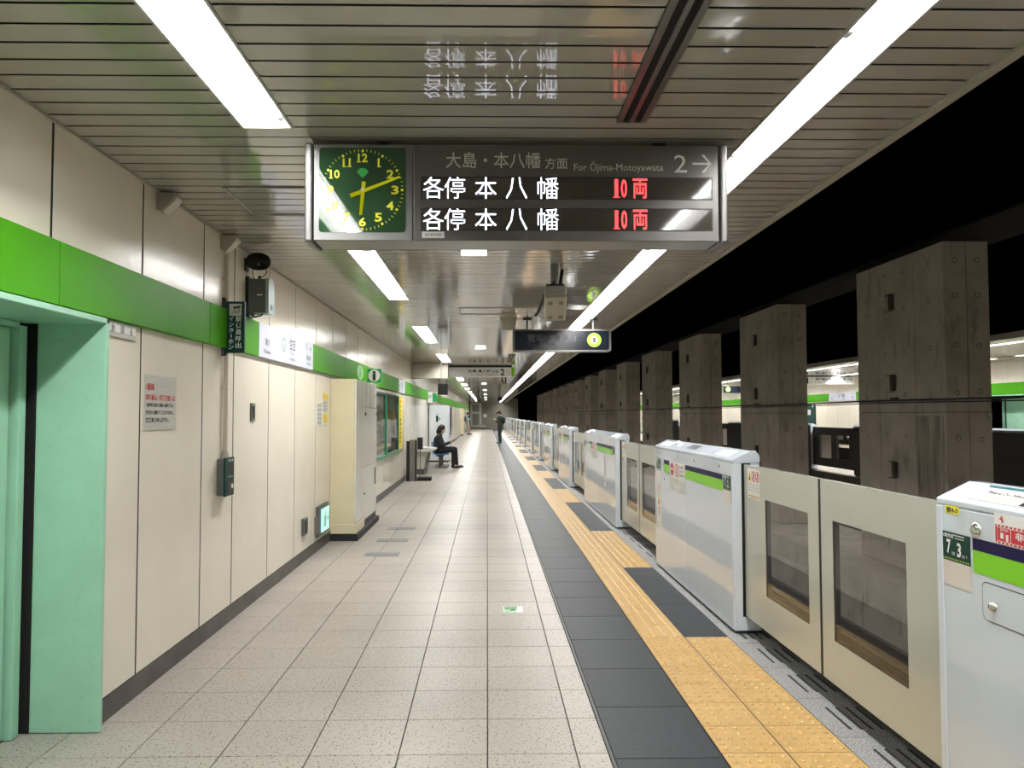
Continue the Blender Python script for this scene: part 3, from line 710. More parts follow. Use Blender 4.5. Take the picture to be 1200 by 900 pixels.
# map display case and yellow poster
mc = thing('map_display_case', 'wall display case with green frame holding station maps', 'display case', (XW, 14.4, .8))
q = MB(); Y1_, Y2_ = 11.9, 16.15; q.box(XW, XW+.01, Y1_, Y2_, .80, 1.925, 'map_print'); q.build('back_board', mc, world=True)
q = MB()
for (a, c_, z0, z1) in ((Y1_, Y2_, 1.885, 1.925), (Y1_, Y2_, .74, .80), (Y1_, Y1_+.05, .78, 1.9), (14.15, 14.23, .78, 1.9), (Y2_-.06, Y2_, .78, 1.9)): q.box(XW, XW+.06, a, c_, z0, z1, 'deep_green' if z0 > .9 else 'sign_green')
q.build('frame', mc, world=True, bevel=.004)
q = MB(); q.box(XW+.01, XW+.013, Y1_+.1, 14.1, .84, 1.86, 'white_paper')
for i in range(8): q.text('東京の地下鉄路線図と駅周辺案内', (XW+.0135, 12.1, 1.78-i*.11), *LW, .05, 1.6 if i % 3 else 1.1, 'lettering_dark', align='l')
q.box(XW+.01, XW+.013, 14.4, 15.9, 1.0, 1.75, 'map_print'); q.box(XW+.013, XW+.0145, 15.2, 15.85, 1.4, 1.6, 'yellow'); q.box(XW+.01, XW+.013, 14.4, 15.9, .85, .98, 'white_paper'); q.build('map_sheet', mc, world=True)
q = MB(); q.quad((XW+.045, Y1_+.05, .8), (XW+.045, Y2_-.06, .8), (XW+.045, Y2_-.06, 1.885), (XW+.045, Y1_+.05, 1.885), 'case_glass'); q.build('glass', mc, world=True)
yp = thing('poster', 'tall yellow poster in a beige frame right of the map case', 'poster', (XW, 16.9, .8))
q = MB(); q.box(XW, XW+.03, 16.2, 17.55, .76, 1.93, 'conduit'); q.build('frame', yp, world=True, bevel=.003)
q = MB(); q.box(XW+.03, XW+.033, 16.25, 17.05, .80, 1.90, 'label_yellow'); q.build('sheet', yp, world=True)
q = MB()
for i, ch in enumerate('駆け込み乗車はおやめ'): q.text(ch, (XW+.034, 16.65, 1.80-i*.095), *LW, .075, .3, 'lettering_dark' if i % 3 else 'red', .0005, bold=.02)
q.build('lettering', yp, world=True)

# folding barrier post by the wall, white console behind it
bp = thing('barrier_post', 'steel barrier post with black edges against the wall, before the seats', 'barrier', (-1.78, 17.8, 0))
q = MB(); q.box(-1.79, -1.66, 17.74, 17.86, 0, .95, 'steel_dark'); q.build('post', bp, world=True, bevel=.006)
q = MB(); q.box(-1.86, -1.79, 17.72, 17.88, 0, .92, 'black'); q.box(-1.66, -1.63, 17.72, 17.88, 0, .95, 'black'); q.build('edge_guard', bp, world=True)
sb = thing('stand_box', 'black box on a thin stand with a long black foot beside the steel post', 'stand', (-1.53, 17.95, 0))
q = MB(); q.box(-1.62, -1.50, 17.88, 18.02, .72, 1.0, 'black'); q.build('box', sb, world=True, bevel=.006)
q = MB(); q.cone((-1.56, 17.95, .06), (-1.56, 17.95, .74), .012, m='steel_dark'); q.build('pole', sb, world=True)
q = MB(); q.box(-1.62, -1.30, 17.8, 18.1, 0, .085, 'rubber'); q.build('foot', sb, world=True, bevel=.008)
cs = thing('console_table', 'white-topped console table on slanted legs behind the black stand', 'table', (-1.6, 20.0, 0))
q = MB(); q.prism([(-1.90, .72), (-1.33, .66), (-1.33, .62), (-1.5, .58), (-1.90, .60)], 19.6, 20.5, 'y', 'bench_white'); q.build('table_top', cs, world=True, bevel=.006)
q = MB(); q.box(-1.9, -1.6, 19.75, 20.4, .14, .60, 'notice_grey'); q.box(-1.9, -1.6, 19.75, 20.4, 0, .14, 'baseboard'); q.build('cabinet_body', cs, world=True)
for yy in (19.66, 20.44):
    q = MB(); q.cone((-1.5, yy, .6), (-1.62, yy, 0), .02, m='steel'); q.build('leg', cs, world=True)

# seats --------------------------------------------------------
def make_seat():
    r = thing('platform_seat', 'blue moulded seat on a steel pedestal', 'seat', (0, 0, 0))
    q = MB()      # bucket seat facing +X
    prof = [(.24, .395), (.235, .425), (.12, .425), (-.06, .41), (-.17, .43), (-.215, .52), (-.235, .68), (-.24, .76), (-.262, .75), (-.258, .66), (-.24, .50), (-.2, .40), (-.08, .375), (.12, .39)]
    q.prism(prof, -.215, .215, 'y', 'chair_blue'); q.build('seat_shell', r, bevel=.02, seg=3)
    q = MB(); q.cone((-.04, 0, .02), (-.04, 0, .385), .03, m='steel'); q.build('pedestal', r)
    q = MB(); q.box(-.22, .20, -.05, .05, 0, .022, 'steel_dark'); q.build('foot_plate', r, bevel=.006)
    q = MB(); q.box(-.12, .08, -.15, .15, .34, .385, 'black'); q.build('seat_bracket', r, bevel=.006)
    return r
SEATX = -1.33
s0 = make_seat(); s0.location = (SEATX, 22.1, 0); s0['label'] = 'blue platform seat the woman sits on, nearest of the wall seats'; s0['group'] = 'blue platform seats'
for i, yy in enumerate((22.75, 23.4)):
    c = copy_tree(s0); c.location = (SEATX, yy, 0); c['label'] = ['empty blue platform seat just behind the seated woman', 'farthest blue platform seat, next to the vending machine'][i]

# vending machine ---------------------------------------------
vm = thing('vending_machine', 'white vending machine seen side-on behind the seated woman', 'vending machine', (-1.55, 25.5, 0))
q = MB(); q.box(-1.885, -1.26, 24.9, 26.1, .05, 1.83, 'vending_white'); q.build('body', vm, world=True, bevel=.012)
q = MB(); q.box(-1.87, -1.28, 24.93, 26.07, 0, .05, 'black'); q.build('base', vm, world=True)
q = MB(); q.box(-1.26, -1.215, 24.92, 26.08, .06, 1.81, 'vending_white'); q.build('front_door', vm, world=True, bevel=.01)
q = MB(); q.box(-1.215, -1.212, 25.0, 26.0, 1.0, 1.75, 'navy'); q.box(-1.212, -1.21, 25.0, 26.0, .95, 1.0, 'steel')
for i in range(4): q.box(-1.215, -1.19, 24.93, 24.99, .6+.28*i, .68+.28*i, 'navy')
q.build('display_window', vm, world=True)
q = MB(); q.box(-1.66, -1.585, 24.895, 24.9, 1.30, 1.5, 'deep_green'); q.box(-1.57, -1.50, 24.895, 24.9, 1.30, 1.5, 'white'); q.text('ご利用下さい', (-1.58, 24.899, 1.56), *FW, .025, .24, 'teal'); q.text('♦', (-1.535, 24.895, 1.4), *FW, .14, .05, 'teal'); q.build('side_sticker', vm, world=True)
q = MB(); q.box(XW, -1.00, 26.4, 26.8, 1.85, 2.5, 'cream_enamel'); q.box(XW, -1.0, 26.39, 26.4, 2.1, 2.3, 'band_green'); q.box(-1.55, -1.4, 26.37, 26.39, 1.95, 2.3, 'white')
# bulkhead boxed down from the ceiling
q = MB(); q.box(XW+.001, -.985, 19.3, 19.75, 2.44, CEIL-.004, 'cover_grey'); tag(q.build('ceiling_bulkhead', at=(-1.45, 19.5, 2.44), bevel=.004), 'boxed-in cream duct hanging from the ceiling before the vending machine', 'duct')
bk = thing('wall_sign_cluster', 'pale signs and green plate fixed above the vending machine', 'sign', (-1.6, 24.4, 1.9))
q = MB(); q.box(-1.88, -1.74, 24.3, 24.34, 1.90, 2.25, 'white'); q.text('案内', (-1.81, 24.3, 2.1), *FW, .1, .09, 'lettering_dark'); q.build('white_plate', bk, world=True)
q = MB(); q.box(-1.72, -1.60, 24.3, 24.34, 1.95, 2.2, 'sign_green'); q.build('green_plate', bk, world=True)
q = MB(); q.box(XW, -1.6, 24.34, 24.40, 1.93, 2.22, 'cream_paint'); q.build('backing', bk, world=True)
hs = thing('hanging_speaker', 'black box loudspeaker hanging on a rod above the vending machine', 'speaker', (-.98, 17.5, 2.0))
q = MB(); q.box(-1.12, -.90, 17.4, 17.6, 1.98, 2.23, 'black_matte'); q.build('cabinet', hs, world=True, bevel=.015)
q = MB(); q.cone((-1.05, 17.5, 2.22), (-1.05, 17.5, CEIL), .008, m='speaker_grey'); q.cone((-.935, 17.5, 2.22), (-.935, 17.5, 2.33), .008, m='black'); q.build('rod', hs, world=True)

# far part of the left side: pilaster and end wall
q = MB(); q.box(XW+.002, -1.74, 56.0, 58.5, .001, 2.0, 'cream_paint'); q.box(XW+.002, -1.735, 55.98, 56.02, .001, .1, 'baseboard')
tag(q.build('wall_pier', at=(-1.83, 57, 0)), 'cream pier standing against the left wall beside the distant commuter', 'pier')
e = MB(); e.box(-2.75, 3.2, YF, YF+.3, 0, CEIL+.4, 'tile_wall_grey'); ew = struct(e.build('wall_back'))
q = MB()
for (x0, x1, z0, z1) in ((-1.75, -1.55, .3, 2.75), (-.85, -.6, .3, 2.75), (-1.55, -.85, 2.62, 2.75), (-1.55, -.85, 1.62, 1.85), (-1.75, -.2, .25, .45)): q.box(x0, x1, YF-.06, YF, z0, z1, 'notice_grey')
q.build('pale_frame', ew)
q = MB(); q.box(-.42, -.05, YF-.02, YF, 1.25, 1.6, 'white_paper'); q.build('notice_sheet', ew)
q = MB(); q.box(-.6, 0.3, YF-.05, YF, .0, .12, 'baseboard'); q.build('plinth_strip', ew)

# ================================================================ OVERHEAD SIGNS
SY = 3.57; PXM = 3.61/900
def SX(px): return (px-571)*PXM
def SZ(py): return EYE+(486-py)*PXM
ms = thing('departure_sign', 'large steel departure board with clock and LED lines hanging from the ceiling', 'sign', (SX(606), SY, CEIL))
q = MB(); zt, zb = SZ(170), SZ(283)
q.box(SX(369), SX(843), SY+.006, SY+.20, zb, zt, 'steel_dark')
q.build('housing', ms, world=True, bevel=.006)
q = MB(); q.box(SX(485.5), SX(843), SY-.004, SY+.006, zb, zt, 'sign_grey'); q.build('front_plate', ms, world=True, bevel=.002)
q = MB(); q.box(SX(369), SX(484), SY-.004, SY+.006, zb, zt, 'steel'); q.build('clock_plate', ms, world=True, bevel=.002)
for x0, x1 in ((358.5, 368), (844.5, 853.5)):
    q = MB(); q.box(SX(x0), SX(x1), SY-.014, SY+.215, zb-.01, zt+.008, 'steel'); q.build('end_cap', ms, world=True, bevel=.012, seg=3)
q = MB()
for x in (440, 770): q.box(SX(x), SX(x)+.06, SY+.06, SY+.14, zt, CEIL+.002, 'black')
q.build('hanger', ms, world=True)
for (ya, yb) in ((207.5, 234.5), (244.5, 271.5)):
    q = MB(); q.box(SX(493.5), SX(836), SY-.0055, SY-.002, SZ(yb), SZ(ya), 'black'); lw = q.build('led_window', ms, world=True)
    q = MB(); q.plate((SX(664.7), SY-.006, SZ((ya+yb)/2)), *FW, SX(834.5)-SX(495), SZ(ya+1.5)-SZ(yb-1.5), 'led_window'); q.build('led_panel', lw, world=True)
    t = MB(); zc = SZ((ya+yb)/2); hh = PXM*25.5
    for ch, x, wd in (('各', 508.3, 24), ('停', 533.2, 24), ('本', 569.5, 25), ('八', 605.5, 25), ('幡', 642.3, 24.5)): t.text(ch, (SX(x), SY-.0062, zc), *FW, hh, wd*PXM, 'led_white', bold=-.006)
    t.build('led_text', lw, world=True)
    t = MB(); t.text('1', (SX(722.5), SY-.0062, zc), *FW, hh*.86, 4*PXM, 'led_red', bold=.012); t.box(SX(719), SX(726.5), SY-.0064, SY-.0062, zc-hh*.43, zc-hh*.39, 'led_red')
    t.text('0', (SX(731.5), SY-.0062, zc), *FW, hh*.86, 7*PXM, 'led_red', bold=.012); t.text('両', (SX(750.5), SY-.0062, zc), *FW, hh*.92, 17*PXM, 'led_red', bold=.01); t.build('led_text', lw, world=True)
t = MB(); Yf = SY-.0045; mm = 'lettering_grey'
t.text('大島・本八幡', (SX(578.5), Yf, SZ(188)), *FW, 19*PXM, 111*PXM, mm, bold=.006); t.build('lettering', ms, world=True); t = MB(); t.text('方面', (SX(652), Yf, SZ(191.5)), *FW, 13.5*PXM, 26.5*PXM, mm, bold=.004)
t.build('lettering', ms, world=True); t = MB(); t.text('For Ōjima-Motoyawata', (SX(725.5), Yf, SZ(195.8)), *FW, 13.5*PXM, 105*PXM, mm, bold=0)
t.build('lettering', ms, world=True); t = MB(); t.text('2', (SX(798.5), Yf, SZ(191.3)), *FW, 21*PXM, 15*PXM, 'lettering_white', bold=.002)
t.build('platform_number', ms, world=True); t = MB()
c = Vector((SX(824), Yf, SZ(191.3)))
for sgn in (1, -1): t.poly(c, *FW, [(11*PXM, 0), (8.6*PXM, 0), (-1*PXM, sgn*10.5*PXM), (2.6*PXM, sgn*10.5*PXM)][::sgn], 'lettering_white', .0012)
t.plate(c+Vector((-1*PXM, 0, 0)), *FW, 21*PXM, 2.6*PXM, 'lettering_white', .0012); t.build('direction_arrow', ms, world=True)
t = MB(); t.plate((SX(508), SY-.0045, SZ(276.3)), *FW, 26*PXM, 7.5*PXM, 'white', .0008); t.text('東京都交通局', (SX(508), SY-.0045, SZ(276.3)), *FW, 3.2*PXM, 19*PXM, 'lettering_dark', .0014); t.build('maker_label', ms, world=True)
# clock
def rrect(w, h, r, n=5):
    p = []
    for cx, cy, a in ((w/2-r, h/2-r, 0), (-w/2+r, h/2-r, PI/2), (-w/2+r, -h/2+r, PI), (w/2-r, -h/2+r, 1.5*PI)):
        for i in range(n+1): t = a+PI/2*i/n; p.append((cx+r*math.cos(t), cy+r*math.sin(t)))
    return p
cc = Vector((SX(425.7), SY-.0045, SZ(223.7)))
cl = MB(); cl.poly(cc, *FW, rrect(101*PXM, 100*PXM, 4*PXM), 'clock_face', .001); ck = cl.build('clock_face', ms, world=True)
t = MB()
for i in range(60):
    a = PI/2-2*PI*i/60; r0, r1, hw = (44.5, 48.5, 1.35) if i % 5 == 0 else (45.2, 48.2, .32)
    if i % 5 == 0: r0, r1 = 44.6, 47.6
    d = Vector((math.cos(a), 0, math.sin(a))); s_ = Vector((-math.sin(a), 0, math.cos(a))); o = Vector((0, -.0014, 0))+cc
    t.add([o+(d*r0-s_*hw)*PXM, o+(d*r0+s_*hw)*PXM, o+(d*r1+s_*hw)*PXM, o+(d*r1-s_*hw)*PXM][::-1], [(0, 1, 2, 3)], 'clock_yellow')
for i in range(1, 13):
    a = PI/2-2*PI*i/12; s_ = str(i); rr = 37.2 if i % 3 else 37.8
    t.text(s_, cc+Vector((math.cos(a)*rr*PXM, 0, math.sin(a)*rr*PXM)), *FW, 10.5*PXM, (8.6*PXM if 1 < i < 10 else None), 'clock_yellow', .0015, bold=.03)
    if s_[0] == '1':      # slab feet of the figure one
        for kx in ([0] if i == 1 else [-4.6] if i in (10, 12) else [-2.5, 3.3]):
            t.plate(cc+Vector(((math.cos(a)*rr+kx+(.8 if i == 1 else 0))*PXM, 0, (math.sin(a)*rr-4.8)*PXM)), *FW, 4.6*PXM, 1.2*PXM, 'clock_yellow', .0016)
t.build('dial_figures', ck, world=True)
t = MB(); c2 = cc+Vector((.1*PXM, 0, 13.8*PXM)); pts = [(0, 0)]+[(6.8*math.sin(a), 5.6+6.4*math.cos(a)*1.0) for a in [1.35-i*.27 for i in range(11)]]
t.poly(c2, *FW, [(x*PXM, y*PXM) for x, y in pts], 'clock_logo', .0016); t.build('ginkgo_emblem', ck, world=True)
def hand(tip, tail, w0, w1, off, name):
    a = cc+Vector(((tip[0]-425.9)*PXM, 0, (223.7-tip[1])*PXM)); b_ = cc+Vector(((tail[0]-425.9)*PXM, 0, (223.7-tail[1])*PXM)); d = (a-b_).normalized(); s_ = d.cross(Vector((0, 1, 0)))
    q = MB(); pts = [b_-s_*w0*PXM, b_+s_*w0*PXM, a+s_*w1*PXM, a-s_*w1*PXM]; o = Vector((0, -off, 0)); o2 = Vector((0, -off+.0008, 0))
    q.add([p+o for p in pts]+[p+o2 for p in pts], [(0, 1, 2, 3), (3, 2, 1, 0), (0, 4, 5, 1), (1, 5, 6, 2), (2, 6, 7, 3), (3, 7, 4, 0)], 'clock_yellow'); q.build(name, ck, world=True)
hand((423.9, 253.5), (427.4, 214), 2.3, 1.7, .0035, 'hour_hand'); hand((469.5, 208.3), (412, 231), 2.5, 1.2, .0055, 'minute_hand')
q = MB(); q.cone(cc, cc+Vector((0, -.007, 0)), .008, n=14, m='steel_dark'); q.build('hub', ck, world=True)

# train-coming sign
TY = 10.3; KM = TY/900
def TX(px): return (px-571)*KM
def TZ(py): return EYE+(486-py)*KM
ts = thing('train_coming_sign', 'dark unlit train approach sign with lime S emblem hanging on two rods', 'sign', (TX(659), TY, TZ(412)))
q = MB(); q.prism([(TX(659)+x, (TZ(412)+TZ(385.5))/2+y) for x, y in rrect(116*KM, 26.5*KM, .035)], TY, TY+.16, 'y', 'steel_dark'); q.build('housing', ts, world=True)
q = MB(); q.poly((TX(659), TY, TZ(398.7)), *FW, rrect(111*KM, 22.5*KM, .022), 'screen_navy', .002); q.build('screen', ts, world=True)
q = MB(); q.text('電車がきます', (TX(648.5), TY-.002, TZ(396.3)), *FW, 9*KM, 60*KM, 'lettering_dim', .001); q.text('Train Coming', (TX(634), TY-.002, TZ(404.3)), *FW, 4*KM, 32*KM, 'lettering_dim', .001); q.build('lettering', ts, world=True)
q = MB(); c = (TX(697), TY-.002, TZ(398.3)); q.disc(c, *FW, 8.4*KM, 'lime_logo', .001, 32, 4*KM); q.disc(c, *FW, 4*KM, 'sign_lit', .001, 24); q.text('S', c, *FW, 5.6*KM, 4.6*KM, 'lettering_dark', .003, bold=.07); q.build('line_emblem', ts, world=True)
for x in (618.5, 697):
    q = MB(); q.cone((TX(x), TY+.08, TZ(386)), (TX(x), TY+.08, CEIL), .014 if x > 650 else .011, m='steel' if x > 650 else 'black'); q.cone((TX(x), TY+.08, CEIL-.02), (TX(x), TY+.08, CEIL), .06, m='black'); q.build('rod', ts, world=True)
# platform-number sign
NY = 20.5; KM2 = NY/900
def NX(px): return (px-571)*KM2
def NZ(py): return EYE+(486-py)*KM2
ns = thing('direction_sign', 'grey-white hanging sign reading 大島 本八幡方面 2 with a lime end', 'sign', (NX(563), NY, NZ(442)))
q = MB(); q.box(NX(525.5), NX(599), NY, NY+.18, NZ(441.5), NZ(430.5), 'sign_lit'); q.build('panel', ns, world=True, bevel=.006)
q = MB(); q.box(NX(525), NX(600), NY-.01, NY+.20, NZ(430.3), CEIL+.002, 'black'); q.build('shadow_block', ns, world=True)  # black block stands in for the shadow between sign and ceiling
q = MB(); q.box(NX(599), NX(604), NY-.004, NY+.19, NZ(441.5), NZ(430.5), 'white'); q.box(NX(599.5), NX(603), NY-.006, NY-.004, NZ(441.5), NZ(430.5), 'lime'); q.build('lime_end', ns, world=True)
q = MB(); q.text('大島 本八幡', (NX(562), NY, NZ(434.8)), *FW, 4.4*KM2, 28*KM2, bold=.02); q.text('方面', (NX(580), NY, NZ(435.2)), *FW, 3.4*KM2, 8*KM2, bold=.01); q.text('For Ōjima, Motoyawata', (NX(568), NY, NZ(438.8)), *FW, 2.4*KM2, 32*KM2); q.text('2', (NX(589), NY, NZ(436)), *FW, 8*KM2, 5*KM2, bold=.03); q.disc((NX(595.5), NY, NZ(434.3)), *FW, 1.9*KM2, 'lettering_grey', .001, 16, 1.3*KM2); q.disc((NX(595.5), NY, NZ(438.5)), *FW, 1.9*KM2, 'lettering_grey', .001, 16, 1.3*KM2)
q.build('lettering', ns, world=True)

# surveillance camera housing hanging from the ceiling
cy = 6.55; cmx = .585
cm = thing('surveillance_camera', 'boxy cream camera housing on a pole with black cables hanging from the ceiling', 'camera', (cmx, cy, 2.35))
MR = Matrix.Translation((cmx, cy, 2.475)) @ Matrix.Rotation(-.42, 4, 'X') @ Matrix.Rotation(-.06, 4, 'Z')
q = MB(); q.box(-.092, .092, -.16, .21, -.05, .075, 'camera_cream', MR); q.build('body', cm, world=True, bevel=.012)
q = MB(); q.box(-.088, .088, -.172, -.16, -.046, .070, 'camera_silver', MR); q.box(-.03, .03, -.175, -.171, .025, .035, 'camera_cream', MR); q.box(-.05, .05, -.175, -.171, -.02, -.012, 'camera_cream', MR); q.build('front_plate', cm, world=True, bevel=.004)
q = MB()
for x in (-.045, .045):
    for y in (-.09, .14): q.box(x-.018, x+.018, y-.02, y+.02, -.056, -.05, 'steel_dark', MR)
q.build('hinge', cm, world=True)
q = MB(); q.cone((cmx, cy+.06, 2.57), (cmx, cy+.06, CEIL), .036, m='steel'); q.build('pole', cm, world=True)
q = MB(); q.box(-.075, .075, -.10, .10, .078, .135, 'black', MR); q.cone((cmx, cy+.06, 2.56), (cmx, cy+.06, 2.62), .05, m='black'); q.build('mount', cm, world=True)
q = MB(); q.tube([(cmx+.03, cy+.1, 2.60), (cmx+.06, cy+.2, 2.68), (cmx+.09, cy+.3, CEIL)], .016, 6, 'black'); q.tube([(cmx-.05, cy, 2.58), (cmx-.09, cy+.05, 2.55), (cmx-.13, cy+.3, 2.44), (cmx-.15, cy+.35, 2.42)], .016, 6, 'black')
q.tube([(cmx-.06, cy+.02, 2.60), (cmx-.04, cy-.05, 2.63), (cmx, cy-.02, 2.66)], .01, 6, 'black'); q.tube([(cmx+.11, cy+.1, 2.56), (cmx+.115, cy+.25, 2.48), (cmx+.09, cy+.1, 2.6)], .01, 6, 'black'); q.build('cable', cm, world=True)
# beige round ceiling device
rd = thing('ceiling_sensor', 'beige round device on the ceiling beside the train approach sign', 'sensor', (.29, 10.4, 2.68))
q = MB(); q.lathe([(.105, 0), (.108, -.02), (.095, -.10), (.085, -.15), (.001, -.155)], (.29, 10.4, CEIL), (0, 0, 1), 24, 'camera_cream'); q.build('drum', rd, world=True)
q = MB(); q.lathe([(.12, .0), (.12, -.014), (.10, -.014)], (.29, 10.4, CEIL-.001), (0, 0, 1), 24, 'molding'); q.build('ring', rd, world=True)
# emergency lights along the middle of the ceiling
for i, yy in enumerate((6.06, 14.8, 23.4, 32.0, 40.6, 49.2, 57.8, 66.4)):
    el = thing('emergency_light', '%s small bright emergency lamp along the middle of the ceiling' % ORD[i], 'light', (-.105 if i == 0 else -.13, yy, CEIL), group='emergency lamps along the middle of the ceiling')
    q = MB(); q.box(-.115, .115, -.05, .05, -.026, .0, 'lamp_frame'); q.build('frame', el, bevel=.006)
    q = MB(); q.box(-.10, .10, -.055, .045, -.03, -.006, 'panel_lamp'); q.build('lit_panel', el)
# slot air diffusers
for lab, x0, x1, y0, y1 in (('long black double-slot air diffuser in the ceiling right of the clock board', .572, .702, 1.3, 3.335), ('distant black double-slot air diffuser in the ceiling before the number sign', .47, .61, 16.6, 19.0)):
    sd = thing('slot_diffuser', lab, 'vent', ((x0+x1)/2, y1, CEIL)); W_ = x1-x0
    q = MB(); q.box(x0, x1, y0, y1, CEIL-.006, CEIL+.01, 'black_matte'); q.build('backing', sd, world=True)
    q = MB()
    for a, c_ in ((0, .2), (.42, .58), (.8, 1)): q.box(x0+a*W_, x0+c_*W_, y0, y1, CEIL-.016, CEIL-.004, 'sign_grey')
    q.box(x0, x1, y1-.006, y1, CEIL-.016, CEIL-.004, 'sign_grey'); q.build('blade', sd, world=True, bevel=.002)
# inspection hatch frames
for lab, x0, x1, y0, y1 in (('thin metal inspection hatch frame in the ceiling left of the clock board', -1.51, -1.0, 4.36, 4.96), ('thin metal inspection hatch frame in the ceiling behind the camera housing', -.35, .4, 9.3, 9.9)):
    ht = MB(); s_ = .012
    ht.box(x0, x1, y0, y0+s_, CEIL-.008, CEIL-.001, 'molding'); ht.box(x0, x1, y1-s_, y1, CEIL-.008, CEIL-.001, 'molding'); ht.box(x0, x0+s_, y0, y1, CEIL-.008, CEIL-.001, 'molding'); ht.box(x1-s_, x1, y0, y1, CEIL-.008, CEIL-.001, 'molding')
    tag(ht.build('ceiling_hatch', at=(x0, y0, CEIL)), lab, 'hatch')
# small far speakers and cameras on the ceiling
for lab, x, yy, m in (('dark camera hanging near the far end of the platform, left of the notice', -.55, 50, 'black_matte'), ('pale camera hanging under the number sign over the platform edge', .62, 26, 'camera_cream'), ('dark low camera cluster near the far end of the platform edge', .75, 46, 'black_matte')):
    fc = thing('ceiling_camera', lab, 'camera', (x, yy, 2.4))
    q = MB(); q.box(x-.13, x+.13, yy-.25, yy+.25, 2.36, 2.56, m); q.build('body', fc, world=True, bevel=.02)
    q = MB(); q.cone((x, yy, 2.55), (x, yy, CEIL), .03, m='black'); q.tube([(x+.05, yy, 2.55), (x-.1, yy+.2, 2.66), (x-.12, yy+.4, CEIL)], .02, 6, 'black'); q.build('pole', fc, world=True)

